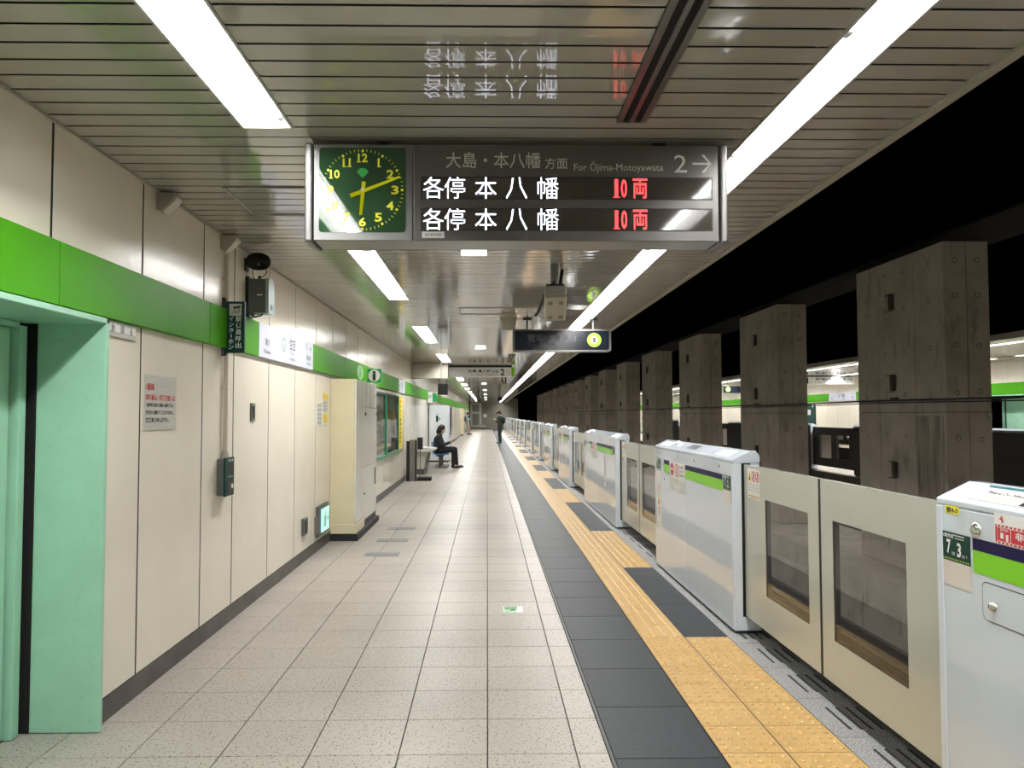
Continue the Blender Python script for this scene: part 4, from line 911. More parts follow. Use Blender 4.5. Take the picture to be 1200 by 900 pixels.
# ================================================================ PLATFORM GATES
GX = 1.714; GT = .192
def cab_body(L, kind):
    """root with parts; local: face at x=0 looking -X, near end y=0, far end y=L"""
    r = thing('gate_cabinet', 'gate', 'platform gate', (0, 0, 0))
    q = MB(); q.box(0.006, GT, 0.0, L, .022, 1.19, 'gate_white'); q.build('body', r, bevel=.005)
    q = MB(); q.prism([(-.002, 1.185), (-.002, 1.207), (.125, 1.268), (.165, 1.268), (GT+.002, 1.235), (GT+.002, 1.185)], -.003, L+.003, 'y', 'gate_white'); cap = q.build('top_cover', r, bevel=.004)
    s = L*.515
    for a, c_ in ((.008, s-.003), (s+.003, L-.008)):
        q = MB(); q.box(-.003, .008, a, c_, .028, 1.18, 'gate_white'); q.build('front_panel', r, bevel=.002)
    q = MB(); q.box(.0, .0075, s-.004, s+.004, .028, 1.18, 'seam_grey'); q.build('panel_seam', r)
    q = MB(); q.box(.02, GT-.02, .02, L-.02, 0, .024, 'black'); q.build('base', r)
    q = MB(); q.box(GT, GT+.012, .01, L-.01, .03, 1.2, 'gate_back')
    for z in (.42, .62, .82, 1.02): q.box(GT+.012, GT+.02, .01, L-.01, z, z+.018, 'gate_back')
    q.build('back_panel', r)
    q = MB()
    for y in (-.001, L+.001):
        for z in (.16, .43, .72, 1.0, 1.15): q.ball((.17, y, z), .006, 6, 'black')
    q.build('screw', r)
    for y in (-.003, L): q = MB(); q.box(.062, .126, y, y+.003, .12, 1.182, 'black_matte'); q.build('door_pocket', r)
    # slope frame on top
    def T(x, y): return (x, y, 1.2085+(x)*(.0605/.127)+.0012)
    sl = Vector((.127, 0, .061)).normalized(); Rt = (0, -1, 0); Ut = tuple(sl)
    q = MB(); q.plate(T(.068, L*.5), Rt, Ut, .30, .07, 'black', .001); q.build('top_window', r)
    q = MB(); q.plate(T(.06, .32), Rt, Ut, .34, .085, 'white', .0008); q.text('Please Do Not Lean', T(.075, .32), Rt, Ut, .016, .26, 'lettering_dark', .0014, bold=.02); q.text('ご注意ください', T(.045, .32), Rt, Ut, .013, .24, 'label_yellow', .0014, bold=.02)
    q.build('top_sticker', r); q = MB(); q.plate(T(.06, L-.32), Rt, Ut, .34, .085, 'white', .0008); q.text('Please Do Not Touch', T(.075, L-.32), Rt, Ut, .016, .26, 'lettering_dark', .0014, bold=.02); q.text('さわらないでください', T(.045, L-.32), Rt, Ut, .013, .24, 'label_yellow', .0014, bold=.02); q.plate(T(.112, L-.34), Rt, Ut, .40, .012, 'teal', .0008); q.build('top_sticker', r)
    q = MB(); q.ball(T(.09, L-.62), .032, 12, 'gate_white_matte', (1, 1.3, .8)); q.build('indicator_lamp', r)
    q = MB()
    for f in (.22, .30, .38, .60, .68, .78): q.plate(T(.03, L*f), Rt, Ut, .022, .006, 'black', .001)
    q.build('slot', r)
    # stripe: navy over lime, between the number signs
    ya, yb = .40, L-.40
    if kind == 'far': ya, yb = .4, s-.01
    spans = [(ya-.18, s-.004), (s+.58, s+.80)] if kind != 'near' else [(.24, L-.215)]
    for a, c_ in spans: q = MB(); q.plate((-.0032, (a+c_)/2, 1.068), *GW, c_-a, .042, 'navy', .0008); q.plate((-.0032, (a+c_)/2, 1.008), *GW, c_-a, .078, 'lime', .0008); q.build('stripe', r)
    for y, first in ((.115, True), (L-(.115 if kind == 'near' else .17), False)):
        z0 = 1.03
        q = MB(); q.plate((-.0032, y, z0+.006), *GW, .175, .105, 'deep_green', .0009)
        no = ('7', '3') if not first or kind == 'near' else ('7', '2')
        q.text('10両編成', (-.0032, y+.045, z0+.045), *GW, .016, .07, 'lettering_white', .0016, bold=.02); q.text(no[0], (-.0032, y+.04, z0+.005), *GW, .052, .024, 'lettering_white', .0016, bold=.03)
        q.text(no[1], (-.0032, y-.022, z0), *GW, .052, .024, 'lettering_white', .0016, bold=.03); q.text('号車', (-.0032, y+.013, z0-.017), *GW, .013, .02, 'lettering_white', .0016); q.text('番ドア', (-.0032, y-.055, z0-.019), *GW, .012, .03, 'lettering_white', .0016)
        q.plate((-.0032, y-.02, z0+.05), *GW, .07, .004, 'lettering_grey', .0016); q.plate((-.0032, y-.025, z0+.04), *GW, .055, .003, 'lettering_grey', .0016)
        for k in range(14): q.plate((-.0032, y+.075-k*.0115, z0-.039), *GW, .006, .006, 'lime_logo', .0016)
        q.build('door_number_sign', r)
        if kind != 'near' and not first: continue
        q = MB(); q.plate((-.0032, y, z0-.092), *GW, .175, .09, 'pale_plate', .0009); q.build('blank_plate', r)
    if kind == 'near':
        q = MB(); q.plate((-.0032, L-.10, 1.172), *GW, .085, .03, 'label_yellow', .0009); q.text('前4-3', (-.0032, L-.10, 1.172), *GW, .021, .066, 'lettering_dark', .0016, bold=.03); q.build('yellow_label', r)
        q = MB(); q.lathe([(.001, .012), (.016, .012), (.019, .008), (.024, .006), (.026, 0)], (-.003, L-.235, 1.12), (-1, 0, 0), 20, 'chrome'); q.build('lock', r)
        q = MB(); y = L-.335-.23
        q.plate((-.0032, y, 1.142), *GW, .46, .102, 'white', .0009); q.plate((-.0032, y, 1.124), *GW, .45, .062, 'red', .0014)
        for k in range(23): q.plate((-.0032, y+.215-k*.0195, 1.1515), (0, -.9, .3), (0, .3, .9), .008, .006, 'white', .0017); q.plate((-.0032, y+.215-k*.0195, 1.0965), (0, -.9, .3), (0, .3, .9), .008, .006, 'white', .0017)
        q.plate((-.0032, y, 1.124), *GW, .428, .048, 'white', .0019); q.plate((-.0032, y, 1.124), *GW, .424, .044, 'red', .0022)
        q.text('↑', (-.0032, y+.19, 1.173), *GW, .03, .024, 'red', .0016, bold=.04); q.text('STOP', (-.0032, y+.178, 1.139), *GW, .009, .04, 'white', .0028, bold=.02)
        q.plate((-.0032, y+.19, 1.12), *GW, .016, .019, 'white', .0026); q.plate((-.0032, y+.165, 1.115), *GW, .012, .022, 'white', .0026); q.plate((-.0032, y+.147, 1.124), *GW, .003, .044, 'white', .0026)
        q.text('非常停止ボタン', (-.0032, y-.02, 1.128), *GW, .026, .29, 'white', .0028, bold=.03); q.text('Emergency Stop', (-.0032, y-.02, 1.108), *GW, .009, .2, 'white', .0028); q.build('emergency_sticker', r)
        q = MB(); pts = rrect(.56, .125, .02); cc_ = (-.0032, L-.265-.28, .883)
        q.poly(cc_, *GW, rrect(.567, .132, .023), 'black', .0005); q.poly(cc_, *GW, pts, 'gate_white', .0012); h_ = q.build('hatch_door', r)
        q = MB(); q.lathe([(.001, .012), (.012, .012), (.016, .006), (.018, 0)], (-.0044, L-.32, .872), (-1, 0, 0), 16, 'chrome'); q.build('hatch_lock', h_)
        q = MB(); q.box(.02, .11, L-.78, L-.55, 1.225, 1.275, 'yellow'); q.box(.05, .09, L-.74, L-.64, 1.272, 1.28, 'black'); q.plate(T(.09, L-.45), Rt, Ut, .16, .05, 'red', .001); q.plate(T(.05, L-.47), Rt, Ut, .12, .055, 'black', .001); q.build('emergency_handle', r, bevel=.012)
        q = MB(); q.box(-.008, -.001, L-.038, L-.004, .03, 1.18, 'gate_white_matte'); q.build('corner_strip', r, bevel=.002)
    else:
        q = MB(); c_ = s+.29; q.plate((-.0032, c_, .96), *GW, .54, .255, 'white_paper', .0009)
        for dy, f in ((.18, 1), (.0, 0)):
            q.disc((-.0032, c_+dy, 1.02), *GW, .058, 'red', .0016, 24, 0 if f else .045)
            if f: q.plate((-.0032, c_+dy, 1.02), *GW, .08, .02, 'white', .0022)
            else: q.plate((-.0032, c_+dy, 1.02), (0, -.7, .7), (0, .7, .7), .09, .01, 'red', .0022); q.plate((-.0032, c_+dy, 1.02), *GW, .03, .055, 'lettering_grey', .0018)
        for i, z in enumerate((1.055, 1.02, .985)): q.text('立入禁止です', (-.0032, c_-.17, z), *GW, .02, .15, 'lettering_dark' if i != 1 else 'red', .0016, bold=.02)
        for i, z in enumerate((.93, .905, .875, .85)):
            q.text('乗り出し禁止', (-.0032, c_+.17, z), *GW, .016, .14 if i < 2 else .1, 'lettering_dark', .0016); q.text('たてかけ禁止', (-.0032, c_-.17, z-.006), *GW, .016, .13, 'lettering_dark', .0016)
            if i < 2: q.text('駆け込み禁止', (-.0032, c_, z), *GW, .016, .13, 'lettering_dark', .0016)
        q.build('safety_notice', r)
        q = MB(); yy = s+.69; q.plate((-.0032, yy, .88), *GW, .22, .16, 'seam_grey', .0004); q.plate((-.0032, yy, .88), *GW, .212, .152, 'gate_white', .0008); q.ball((-.004, yy+.085, .90), .008, 8, 'black'); q.build('hatch_door', r)
        q = MB(); yy = L-.17
        q.plate((-.0032, yy, .67), *GW, .19, .585, 'white_paper', .0009); q.disc((-.0032, yy, .80), *GW, .035, 'red', .0016, 18, .027); q.plate((-.0032, yy, .655), *GW, .08, .05, 'orange', .0014); q.disc((-.0032, yy, .57), *GW, .035, 'red', .0016, 18, .02)
        for i in range(4): q.text('ご注意下さい', (-.0032, yy, .735-i*.02 if i < 2 else .52-i*.035), *GW, .014, .085, 'lettering_dark', .0016)
        q.build('warning_sticker', r)
        q = MB()
        for f in (.12, .40, .62, .90): q.ball((-.003, L*f, 1.145), .010, 6, 'steel_dark', (.5, 1, 1.6))
        q.build('sensor_eye', r)
        if kind == 'far':
            q = MB(); q.plate((-.0032, s*.52, .70), *GW, .12, .42, 'white_paper', .0009); q.disc((-.0032, s*.52, .83), *GW, .045, 'red', .0016, 18, .03); q.disc((-.0032, s*.52, .66), *GW, .045, 'red', .0016, 18, .03); q.text('かけこみ', (-.0032, s*.52, .75), *GW, .03, .1, 'red', .0016); q.text('危険', (-.0032, s*.52, .55), *GW, .06, .09, 'navy', .0016, bold=.02); q.build('danger_sticker', r)
    return r
def door_leaf(W_, side):
    """sliding leaf: local y from 0 to W_, outer face at x=0 looking -X; side=+1 shows the sticker at the far edge"""
    r = thing('platform_door', 'door', 'platform door', (0, 0, 0)); th = .035; z0, z1 = .13, 1.175
    wy0, wy1, wz0, wz1 = (.36, W_-.14, .355, .972) if side < 0 else (.14, W_-.40, .355, .972)
    q = MB()
    for x, fl in ((0, False), (th, True)):
        vs = [(x, 0, z0), (x, W_, z0), (x, W_, z1), (x, 0, z1), (x, wy0, wz0), (x, wy1, wz0), (x, wy1, wz1), (x, wy0, wz1)]
        fs = [(0, 4, 5, 1), (1, 5, 6, 2), (2, 6, 7, 3), (3, 7, 4, 0)]
        q.add(vs, fs if not fl else [f[::-1] for f in fs], 'gate_door' if not fl else 'gate_back')
    q.add([(0, 0, z0), (0, W_, z0), (0, W_, z1), (0, 0, z1), (th, 0, z0), (th, W_, z0), (th, W_, z1), (th, 0, z1)], [(0, 1, 5, 4), (1, 2, 6, 5), (2, 3, 7, 6), (3, 0, 4, 7)], 'gate_door')
    q.add([(0, wy0, wz0), (0, wy1, wz0), (0, wy1, wz1), (0, wy0, wz1), (th, wy0, wz0), (th, wy1, wz0), (th, wy1, wz1), (th, wy0, wz1)], [(4, 5, 1, 0), (5, 6, 2, 1), (6, 7, 3, 2), (7, 4, 0, 3)], 'steel_dark')
    q.build('panel', r)
    q = MB(); q.quad((.005, wy0, wz0), (.005, wy0, wz1), (.005, wy1, wz1), (.005, wy1, wz0), 'door_glass'); q.build('window_pane', r)
    q = MB(); ye = -.013 if side > 0 else W_; q.box(-.001, th-.004, ye, ye+.0125, z0, z1, 'rubber'); q.build('edge_seal', r)
    if side > 0:
        q = MB(); y = W_-.19; q.plate((0, y, 1.055), *GW, .24, .20, 'white_paper', .0008)
        q.poly((0, y+.075, 1.105), *GW, [(-.034, -.035), (.034, -.035), (0, .04)], 'yellow', .0014); q.poly((0, y+.075, 1.1), *GW, [(-.016, -.022), (.016, -.022), (0, .018)], 'lettering_dark', .002)
        for dy in (0, -.075): q.disc((0, y+dy, 1.105), *GW, .036, 'red', .0014, 20, .028); q.plate((0, y+dy, 1.105), (0, -.7, .7), (0, .7, .7), .058, .006, 'red', .002); q.plate((0, y+dy, 1.105), *GW, .014, .036, 'lettering_dark', .0016)
        for dy, t_ in ((.075, 'ドア注意'), (0, 'もたれない'), (-.075, '手を出さない')):
            for i in range(3): q.text(t_, (0, y+dy, 1.05-i*.02), *GW, .011, .055, 'lettering_dark', .0014)
        q.plate((0, y, .972), *GW, .2, .008, 'orange', .0014); q.build('warning_sticker', r)
    return r
DXO = .078        # door leaves run in the thickness of the cabinets
cabs = {}
for i, (a, e) in enumerate(BOX):
    L = e-a; kind = 'near' if i == 0 else 'mid' if i == 1 else 'far'; key = (round(L, 1), kind)
    if key not in cabs: r = cabs[key] = cab_body(round(L, 2), kind); 
    else: r = copy_tree(cabs[key])
    r.location = (GX, a, 0)
    r['label'] = {0: 'nearest white gate cabinet with a red emergency stop sticker', 1: 'second white gate cabinet, with no-entry notice and 7-3 sign'}.get(i, '%s white gate cabinet along the platform edge, counting the red-stickered one first' % ORD[i])
    if i: r['group'] = 'white gate cabinets along the platform edge'
# keep the sources consistent: door leaves
WL = round((OPEN[0][1]-OPEN[0][0])/2, 3)
leafN = {}
for i, (a, e) in enumerate(OPEN):
    for side in (-1, 1):
        W_ = math.floor(((e-a)/2-.019)*100)/100
        key = (W_, side)
        if key not in leafN: r = leafN[key] = door_leaf(W_, side)
        else: r = copy_tree(leafN[key])
        mid = (a+e)/2
        r.location = (GX+DXO, mid+.0135 if side > 0 else mid-W_-.0135, 0)
        pos = 'far' if side > 0 else 'near'
        r['label'] = {0: 'grey-beige platform door leaf with window and no sticker, next to the nearest gate cabinet' if side < 0 else 'grey-beige platform door leaf with a warning sticker, next to the second gate cabinet'}.get(i,
            '%s leaf of the platform doors beyond the %s gate cabinet' % (pos, ORD[i] if i else 'nearest'))
        r['group'] = 'grey platform door leaves'

# ================================================================ TRACK AREA
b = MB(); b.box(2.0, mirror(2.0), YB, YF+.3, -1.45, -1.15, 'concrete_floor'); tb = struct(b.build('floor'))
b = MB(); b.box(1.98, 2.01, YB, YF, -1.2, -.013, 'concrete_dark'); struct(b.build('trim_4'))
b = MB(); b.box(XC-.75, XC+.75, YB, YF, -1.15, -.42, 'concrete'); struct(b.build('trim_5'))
for j, x in enumerate((3.0, 4.37, mirror(3.0), mirror(4.37))):
    q = MB(); x -= .0; q.box(x-.07, x+.07, YB, YF, -1.15, -1.13, 'rail'); q.box(x-.01, x+.01, YB, YF, -1.13, -1.02, 'rail'); q.box(x-.033, x+.033, YB, YF, -1.02, -.98, 'rail')
    tag(q.build('rail', at=(x, 30, -1.15)), ['rail nearest the platform gates', 'second rail from the gates, before the column plinth', 'rail nearest the opposite platform', 'rail just beyond the column plinth'][j], 'rail', 'steel rails')
b = MB(); b.box(XE+.03, mirror(XE)-.03, YB, YF+.3, 3.53, 3.8, 'vault_shade')
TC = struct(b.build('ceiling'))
q = MB(); q.box(XE+.031, XE+.06, YB, YF, CEIL+.10, 3.53, 'vault_shade'); q.box(mirror(XE)-.06, mirror(XE)-.031, YB, YF, CEIL+.10, 3.53, 'vault_shade'); q.box(XC-.42, XC+.42, YB, YF, 3.5, 3.54, 'vault_shade_edge'); q.box(XC-.7, XC+.7, YB, YF, 3.535, 3.6, 'vault_shade_edge'); q.box(3.1, 3.2, YB, YF, 3.36, 3.53, 'vault_shade'); q.build('beam', TC)
e = MB(); e.box(2.0, mirror(2.0), YF+.3, YF+.6, -1.2, 3.6, 'vault_shade'); struct(e.build('wall_front'))
# columns: long blades between the tracks, formwork boards as panels
CW = .52; CL = 2.05; CX0 = XC-.26
for k in range(-2, 15):
    y0 = 8.60+5.0*k; y1 = y0+CL
    lab = ('bare concrete column between the tracks with a streaked stain patch' if k == 0 else '%s bare concrete column between the tracks, counting the stained one first' % ORD[k]) if k >= 0 else ('bare concrete column between the tracks just before the stained one' if k == -1 else 'bare concrete column between the tracks two before the stained one')
    ct = thing('concrete_column', lab, 'column', (XC, (y0+y1)/2, -.42), group='concrete columns between the tracks')
    q = MB(); q.box(CX0+.012, CX0+CW-.012, y0+.012, y1-.012, -.42, 3.5, 'concrete_dark'); q.build('core', ct, world=True)
    g = .004; pan = []
    ys = [y0, y0+.62, y0+1.47, y1]; xs = [CX0, CX0+.26, CX0+CW]
    for z0, z1 in ((-.415, 1.545), (1.545, 3.495)):
        for a, c_ in zip(ys[:-1], ys[1:]): pan.append((CX0, CX0+.014, a+g, c_-g, z0+g, z1-g)); pan.append((CX0+CW-.014, CX0+CW, a+g, c_-g, z0+g, z1-g))
        for a, c_ in zip(xs[:-1], xs[1:]): pan.append((a+g, c_-g, y0, y0+.014, z0+g, z1-g)); pan.append((a+g, c_-g, y1-.014, y1, z0+g, z1-g))
    if -1 < k < 5:
        for p in pan: q = MB(); q.box(*p, 'concrete'); q.build('formwork_panel', ct, world=True)
    else:
        q = MB()
        for p in pan: q.box(*p, 'concrete')
        q.build('formwork_face', ct, world=True)
    for z in (2.97, 1.93, .83):
        q = MB(); q.box(CX0-.05, CX0+.001, y0+1.06, y0+1.12, z-.11, z+.09, 'concrete_dark'); q.box(CX0-.012, CX0+.001, y0+1.1, y0+1.28, z+.085, z+.095, 'black'); q.box(CX0-.012, CX0+.001, y0+1.1, y0+1.28, z-.125, z-.115, 'black'); q.build('bracket', ct, world=True)
    if k < 6:
        q = MB()
        for z in (-.1, .35, 1.25, 1.75, 2.3, 2.85, 3.3):
            for yy in (y0+.3, y0+.85, y0+1.3, y0+1.8): q.disc((CX0, yy, z+random.uniform(-.03, .03)), *GW, .032, 'concrete_dark', .0012, 12, .024)
            for xx in (CX0+.13, CX0+.39): q.disc((xx, y0, z+random.uniform(-.03, .03)), *FW, .032, 'concrete_dark', .0012, 12, .024)
        q.build('tie_hole_ring', ct, world=True)
    q = MB(); q.box(CX0-.04, CX0-.001, y0+1.0, y0+1.14, 1.69, 1.735, 'black'); q.build('cable_clamp', ct, world=True)
    if k == 0:
        q = MB(); q.box(CX0-.004, CX0, y0+.06, y0+.60, .3, 1.5, 'concrete_stain'); q.box(CX0-.006, CX0-.003, y0+1.55, y0+1.9, .05, .12, 'black'); q.build('stained_patch', ct, world=True)
q = MB()
for z, r in ((1.705, .012), (1.675, .007)):
    pts = [(CX0-.035, YB+i*2.5, z-.02*math.sin(PI*((i*2.5+YB-8.60-1.07) % 5)/5)) for i in range(37)]
    q.tube(pts, r, 6, 'black')
tag(q.build('track_cable', at=(CX0-.035, 30, 1.7)), 'black cable pair strung along the concrete columns between the tracks', 'cable')

# ================================================================ OPPOSITE PLATFORM
M_ = mirror
b = MB(); b.box(M_(2.0), M_(-2.6), YB, YF, -.35, 0, 'floor_stone'); struct(b.build('floor'))
b = MB(); b.box(M_(2.0)-.02, M_(2.0), YB, YF, -1.2, -.001, 'concrete_dark'); struct(b.build('trim_6'))
b = MB(); b.box(M_(XE)-.02, M_(-2.6), YB, YF, CEIL+.11, CEIL+.45, 'ceiling_void'); cr = struct(b.build('ceiling'))
q = MB()
for k in range(-60, 380):
    y = PY0+.2*k; g = .007
    for x0, x1 in ((M_(XE)-.01, M_(RX1)), (M_(RX0), M_(LX1)), (M_(LX0), M_(XW))): q.box(x0, x1, y+g, y+.2-g, CEIL, CEIL+.015, 'slat')
stuff(q.build('ceiling_slats', cr))
b = MB(); b.box(M_(XE)-.03, M_(XE)+.018, YB, YF, CEIL-.012, CEIL+.16, 'molding'); struct(b.build('trim_7'))
RD0, RD1 = 17.4, 19.4
XR = M_(XW)
b = MB(); b.box(XR+.03, XR+.9, YB, RD0, 0, CEIL+.1, 'joint_dark'); b.box(XR+.03, XR+.9, RD1, YF, 0, CEIL+.1, 'joint_dark'); b.box(XR+.03, XR+.9, RD0, RD1, 2.02, CEIL+.1, 'joint_dark'); b.box(XR+.5, XR+.9, RD0, RD1, 0, 2.02, 'joint_dark')
wr = struct(b.build('wall_right')); rest = MB(); y = YB
while y < YF:
    for z0, z1 in ((.115, ZB0+.03), (ZB1-.04, CEIL)):
        a, c_ = y+.005, y+.92
        if z0 < 1 and c_ > RD0-.05 and a < RD1+.05:
            if a < RD0-.2: c_ = RD0-.03
            elif c_ > RD1+.2: a = RD1+.03
            else: continue
        q = MB() if 14 < y < 40 else rest
        q.box(XR, XR+.03, a, c_, z0, z1, 'cream_enamel')
        if q is not rest: q.build('wall_panel', wr)
    y += .925
stuff(rest.build('distant_wall_panels', wr))
q = MB(); q.box(XR-.035, XR, YB, 26.4, ZB0, ZB1, 'band_green'); q.box(XR-.035, XR, 28.5, YF, ZB0, ZB1, 'band_green'); struct(q.build('trim_8'))
q = MB(); q.box(XR-.004, XR+.03, YB, RD0, 0, .11, 'baseboard'); q.box(XR-.004, XR+.03, RD1, YF, 0, .11, 'baseboard'); struct(q.build('baseboard_right'))
name_sign(26.4, 28.5, 'white station name sign on the opposite platform wall, between the first columns', x=XR, sgn=-1)
q = MB(); q.box(XR+.35, XR+.43, RD0+.1, RD1-.12, .003, 1.94, 'door_green'); d2 = struct(q.build('door_2'))
for a in (RD0-.03, RD1): q = MB(); q.box(XR-.06, XR+.36, a, a+.03, .003, 2.0, 'door_green'); q.build('jamb', d2)
q = MB(); q.box(XR-.06, XR+.36, RD0-.03, RD1+.03, 1.975, 2.0, 'door_green'); q.build('header', d2)
q = MB(); q.box(XR+.31, XR+.345, RD1-.1, RD1-.03, .003, 1.96, 'door_green'); q.box(XR+.33, XR+.348, RD1-.13, RD1-.115, .003, 1.94, 'black'); q.build('door_frame', d2)
n = 0
for k in range(-2, 15):
    y0 = 2.2+5.2*k
    light_fixture('ceiling_light', 'opposite platform fluorescent trough by the wall, %s from the back' % ORD[k+2], 'light', M_(LX1), M_(LX0), y0, y0+4.4, True, 'fluorescent troughs on the opposite platform')
for k in range(-2, 15):
    y0 = -.6+5.2*k
    light_fixture('strip_light', 'opposite platform edge fluorescent trough, %s from the back' % ORD[k+2], 'light', M_(RX1), M_(RX0), y0, y0+5.2, False, 'fluorescent line of the opposite platform edge', ends=False, watts=LAMP*2)
# gates opposite: the same cabinets turned around
FB = [(1.6, 4.04), (6.5, 8.94), (11.36, 13.8), (16.22, 18.66), (21.2, 23.64), (26.1, 28.54), (31.0, 33.44), (35.9, 38.34), (40.8, 43.24)]
src = [v for (l, kd), v in cabs.items() if kd == 'far' and abs(l-2.4) < .06][0]; SL = max(v.co.y for v in src.children[0].data.vertices)
FW_ = max(k for k in leafN)[0]; FB = [(a-.0, a+SL) for a in [1.6+i*(SL+2*FW_+.045) for i in range(9)]]
for i, (a, e) in enumerate(FB):
    c = copy_tree(src); c.location = (M_(GX), e, 0); c.rotation_euler = (0, 0, PI)
    c['label'] = '%s gate cabinet of the opposite platform, showing its dark back' % ORD[i]; c['group'] = 'gate cabinets of the opposite platform'
for i in range(len(FB)-1):
    a, e = FB[i][1], FB[i+1][0]; mid = (a+e)/2
    for side in (-1, 1):
        k_ = max(k for k in leafN if k[1] == side); W_ = k_[0]
        c = copy_tree(leafN[k_]); c.location = (M_(GX+DXO), mid-.0135 if side > 0 else mid+W_+.0135, 0); c.rotation_euler = (0, 0, PI)
        c['label'] = '%s leaf of opposite doors beyond the %s opposite cabinet' % ('far' if side < 0 else 'near', ORD[i]); c['group'] = 'door leaves of the opposite platform'
OY = 26.0
s1 = thing('direction_sign', 'white hanging sign with a black 1 over the opposite platform, between columns', 'sign', (11.65, OY, 2.55))
q = MB(); q.box(10.78, 12.55, OY, OY+.18, 2.55, 2.80, 'sign_lit'); q.build('panel', s1, world=True, bevel=.006)
q = MB(); q.text('1', (10.90, OY, 2.675), *FW, .2, .10, bold=.03); q.text('馬喰横山 新宿 京王線', (11.72, OY, 2.72), *FW, .095, 1.05, bold=.02); q.text('方面', (12.38, OY, 2.715), *FW, .08, .17); q.text('For Bakuro-yokoyama, Shinjuku, Keio Line', (11.75, OY, 2.61), *FW, .06, 1.15); q.disc((11.06, OY, 2.725), *FW, .045, 'lettering_grey', .001, 16, .03); q.disc((11.06, OY, 2.62), *FW, .045, 'lettering_grey', .001, 16, .03); q.build('lettering', s1, world=True)
q = MB(); q.box(10.78, 12.4, OY-.01, OY+.2, 2.802, CEIL+.01, 'black'); q.build('shadow_block', s1, world=True)  # the same painted shadow as a black block over the opposite sign
OY = 30.0
s2 = thing('train_coming_sign', 'dark train approach sign with lime emblem over the opposite platform', 'sign', (9.9, OY, 2.4))
q = MB(); q.prism([(9.9+x, 2.50+y) for x, y in rrect(1.33, .31, .035)], OY, OY+.16, 'y', 'steel_dark'); q.build('housing', s2, world=True)
q = MB(); q.poly((9.9, OY, 2.50), *FW, rrect(1.27, .26, .022), 'screen_navy', .002); q.disc((9.46, OY, 2.50), *FW, .1, 'lime_logo', .003, 28, .05); q.disc((9.46, OY, 2.5), *FW, .05, 'sign_lit', .003, 20); q.text('S', (9.46, OY, 2.5), *FW, .06, .05, 'lettering_dark', .005); q.build('screen', s2, world=True)
for x in (9.45, 10.35): q = MB(); q.cone((x, OY+.08, 2.64), (x, OY+.08, CEIL), .012, m='black'); q.build('rod', s2, world=True)
s3 = thing('wall_poster', 'dark green poster panel on the opposite platform wall, left end of the gap', 'poster', (XR, 30.3, 1.0))
q = MB(); q.box(XR-.02, XR, 29.75, 30.9, 1.0, 1.95, 'deep_green'); q.build('panel', s3, world=True)
q = MB(); q.box(XR-.022, XR-.02, 30.2, 30.8, 1.5, 1.7, 'white'); q.text('出口', (XR-.022, 30.5, 1.6), *GW, .12, .4); q.ball((XR-.02, 30.0, 1.85), .06, 8, 'white', (.2, 1, 1)); q.build('lettering', s3, world=True)
b = MB(); b.box(XR-.02, M_(-2.75), YF, YF+.3, 0, 3, 'tile_wall_grey'); b.box(M_(2.0), M_(-2.75), YF, YF+.3, 0, 3, 'tile_wall_grey'); struct(b.build('wall_right'))

# ================================================================ PEOPLE
def blob(q, pts, m='skin', n=12):
    """chain of (point, radius): balls joined by tapered cones"""
    for p, r in pts: q.ball(p, r, n, m)
    for (p0, r0), (p1, r1) in zip(pts[:-1], pts[1:]):
        if (Vector(p1)-Vector(p0)).length > 1e-4: q.cone(p0, p1, r0, r1, n, m)
def fuse(q, name, parent, voxel, smooth=4):
    o = q.build(name, parent); md = o.modifiers.new('fuse', 'REMESH'); md.mode = 'VOXEL'; md.voxel_size = voxel; md.use_smooth_shade = True
    sm = o.modifiers.new('smooth', 'SMOOTH'); sm.factor = .5; sm.iterations = smooth
    return o
def hand_geo(q, wrist, d, n_, side, curl=.6):
    """palm, four fingers and a thumb; d = pointing direction, n_ = palm normal, side = +1/-1 gives the thumb side"""
    w_ = Vector(wrist); d = Vector(d).normalized(); n_ = Vector(n_); n_ = (n_-d*n_.dot(d)).normalized(); s = d.cross(n_)*side
    for i in range(4): blob(q, [(w_+s*(-.006+.0*i), .020), (w_+d*.085+s*(.03-.02*i), .0125)], n=8)
    for i, L in enumerate((.072, .08, .074, .058)):
        b0 = w_+d*.088+s*(.03-.02*i); a = curl*.5; b1 = b0+(d*math.cos(a)+n_*math.sin(a))*L*.5; a = curl*1.3; b2 = b1+(d*math.cos(a)+n_*math.sin(a))*L*.5
        blob(q, [(b0, .0095), (b1, .0088), (b2, .0072)], n=7)
    t0 = w_+d*.025+s*.022; t1 = t0+(d*.6+s*.75+n_*.2).normalized()*.042; t2 = t1+(d*.85+s*.25+n_*.4).normalized()*.034
    blob(q, [(t0, .013), (t1, .0105), (t2, .0085)], n=7)
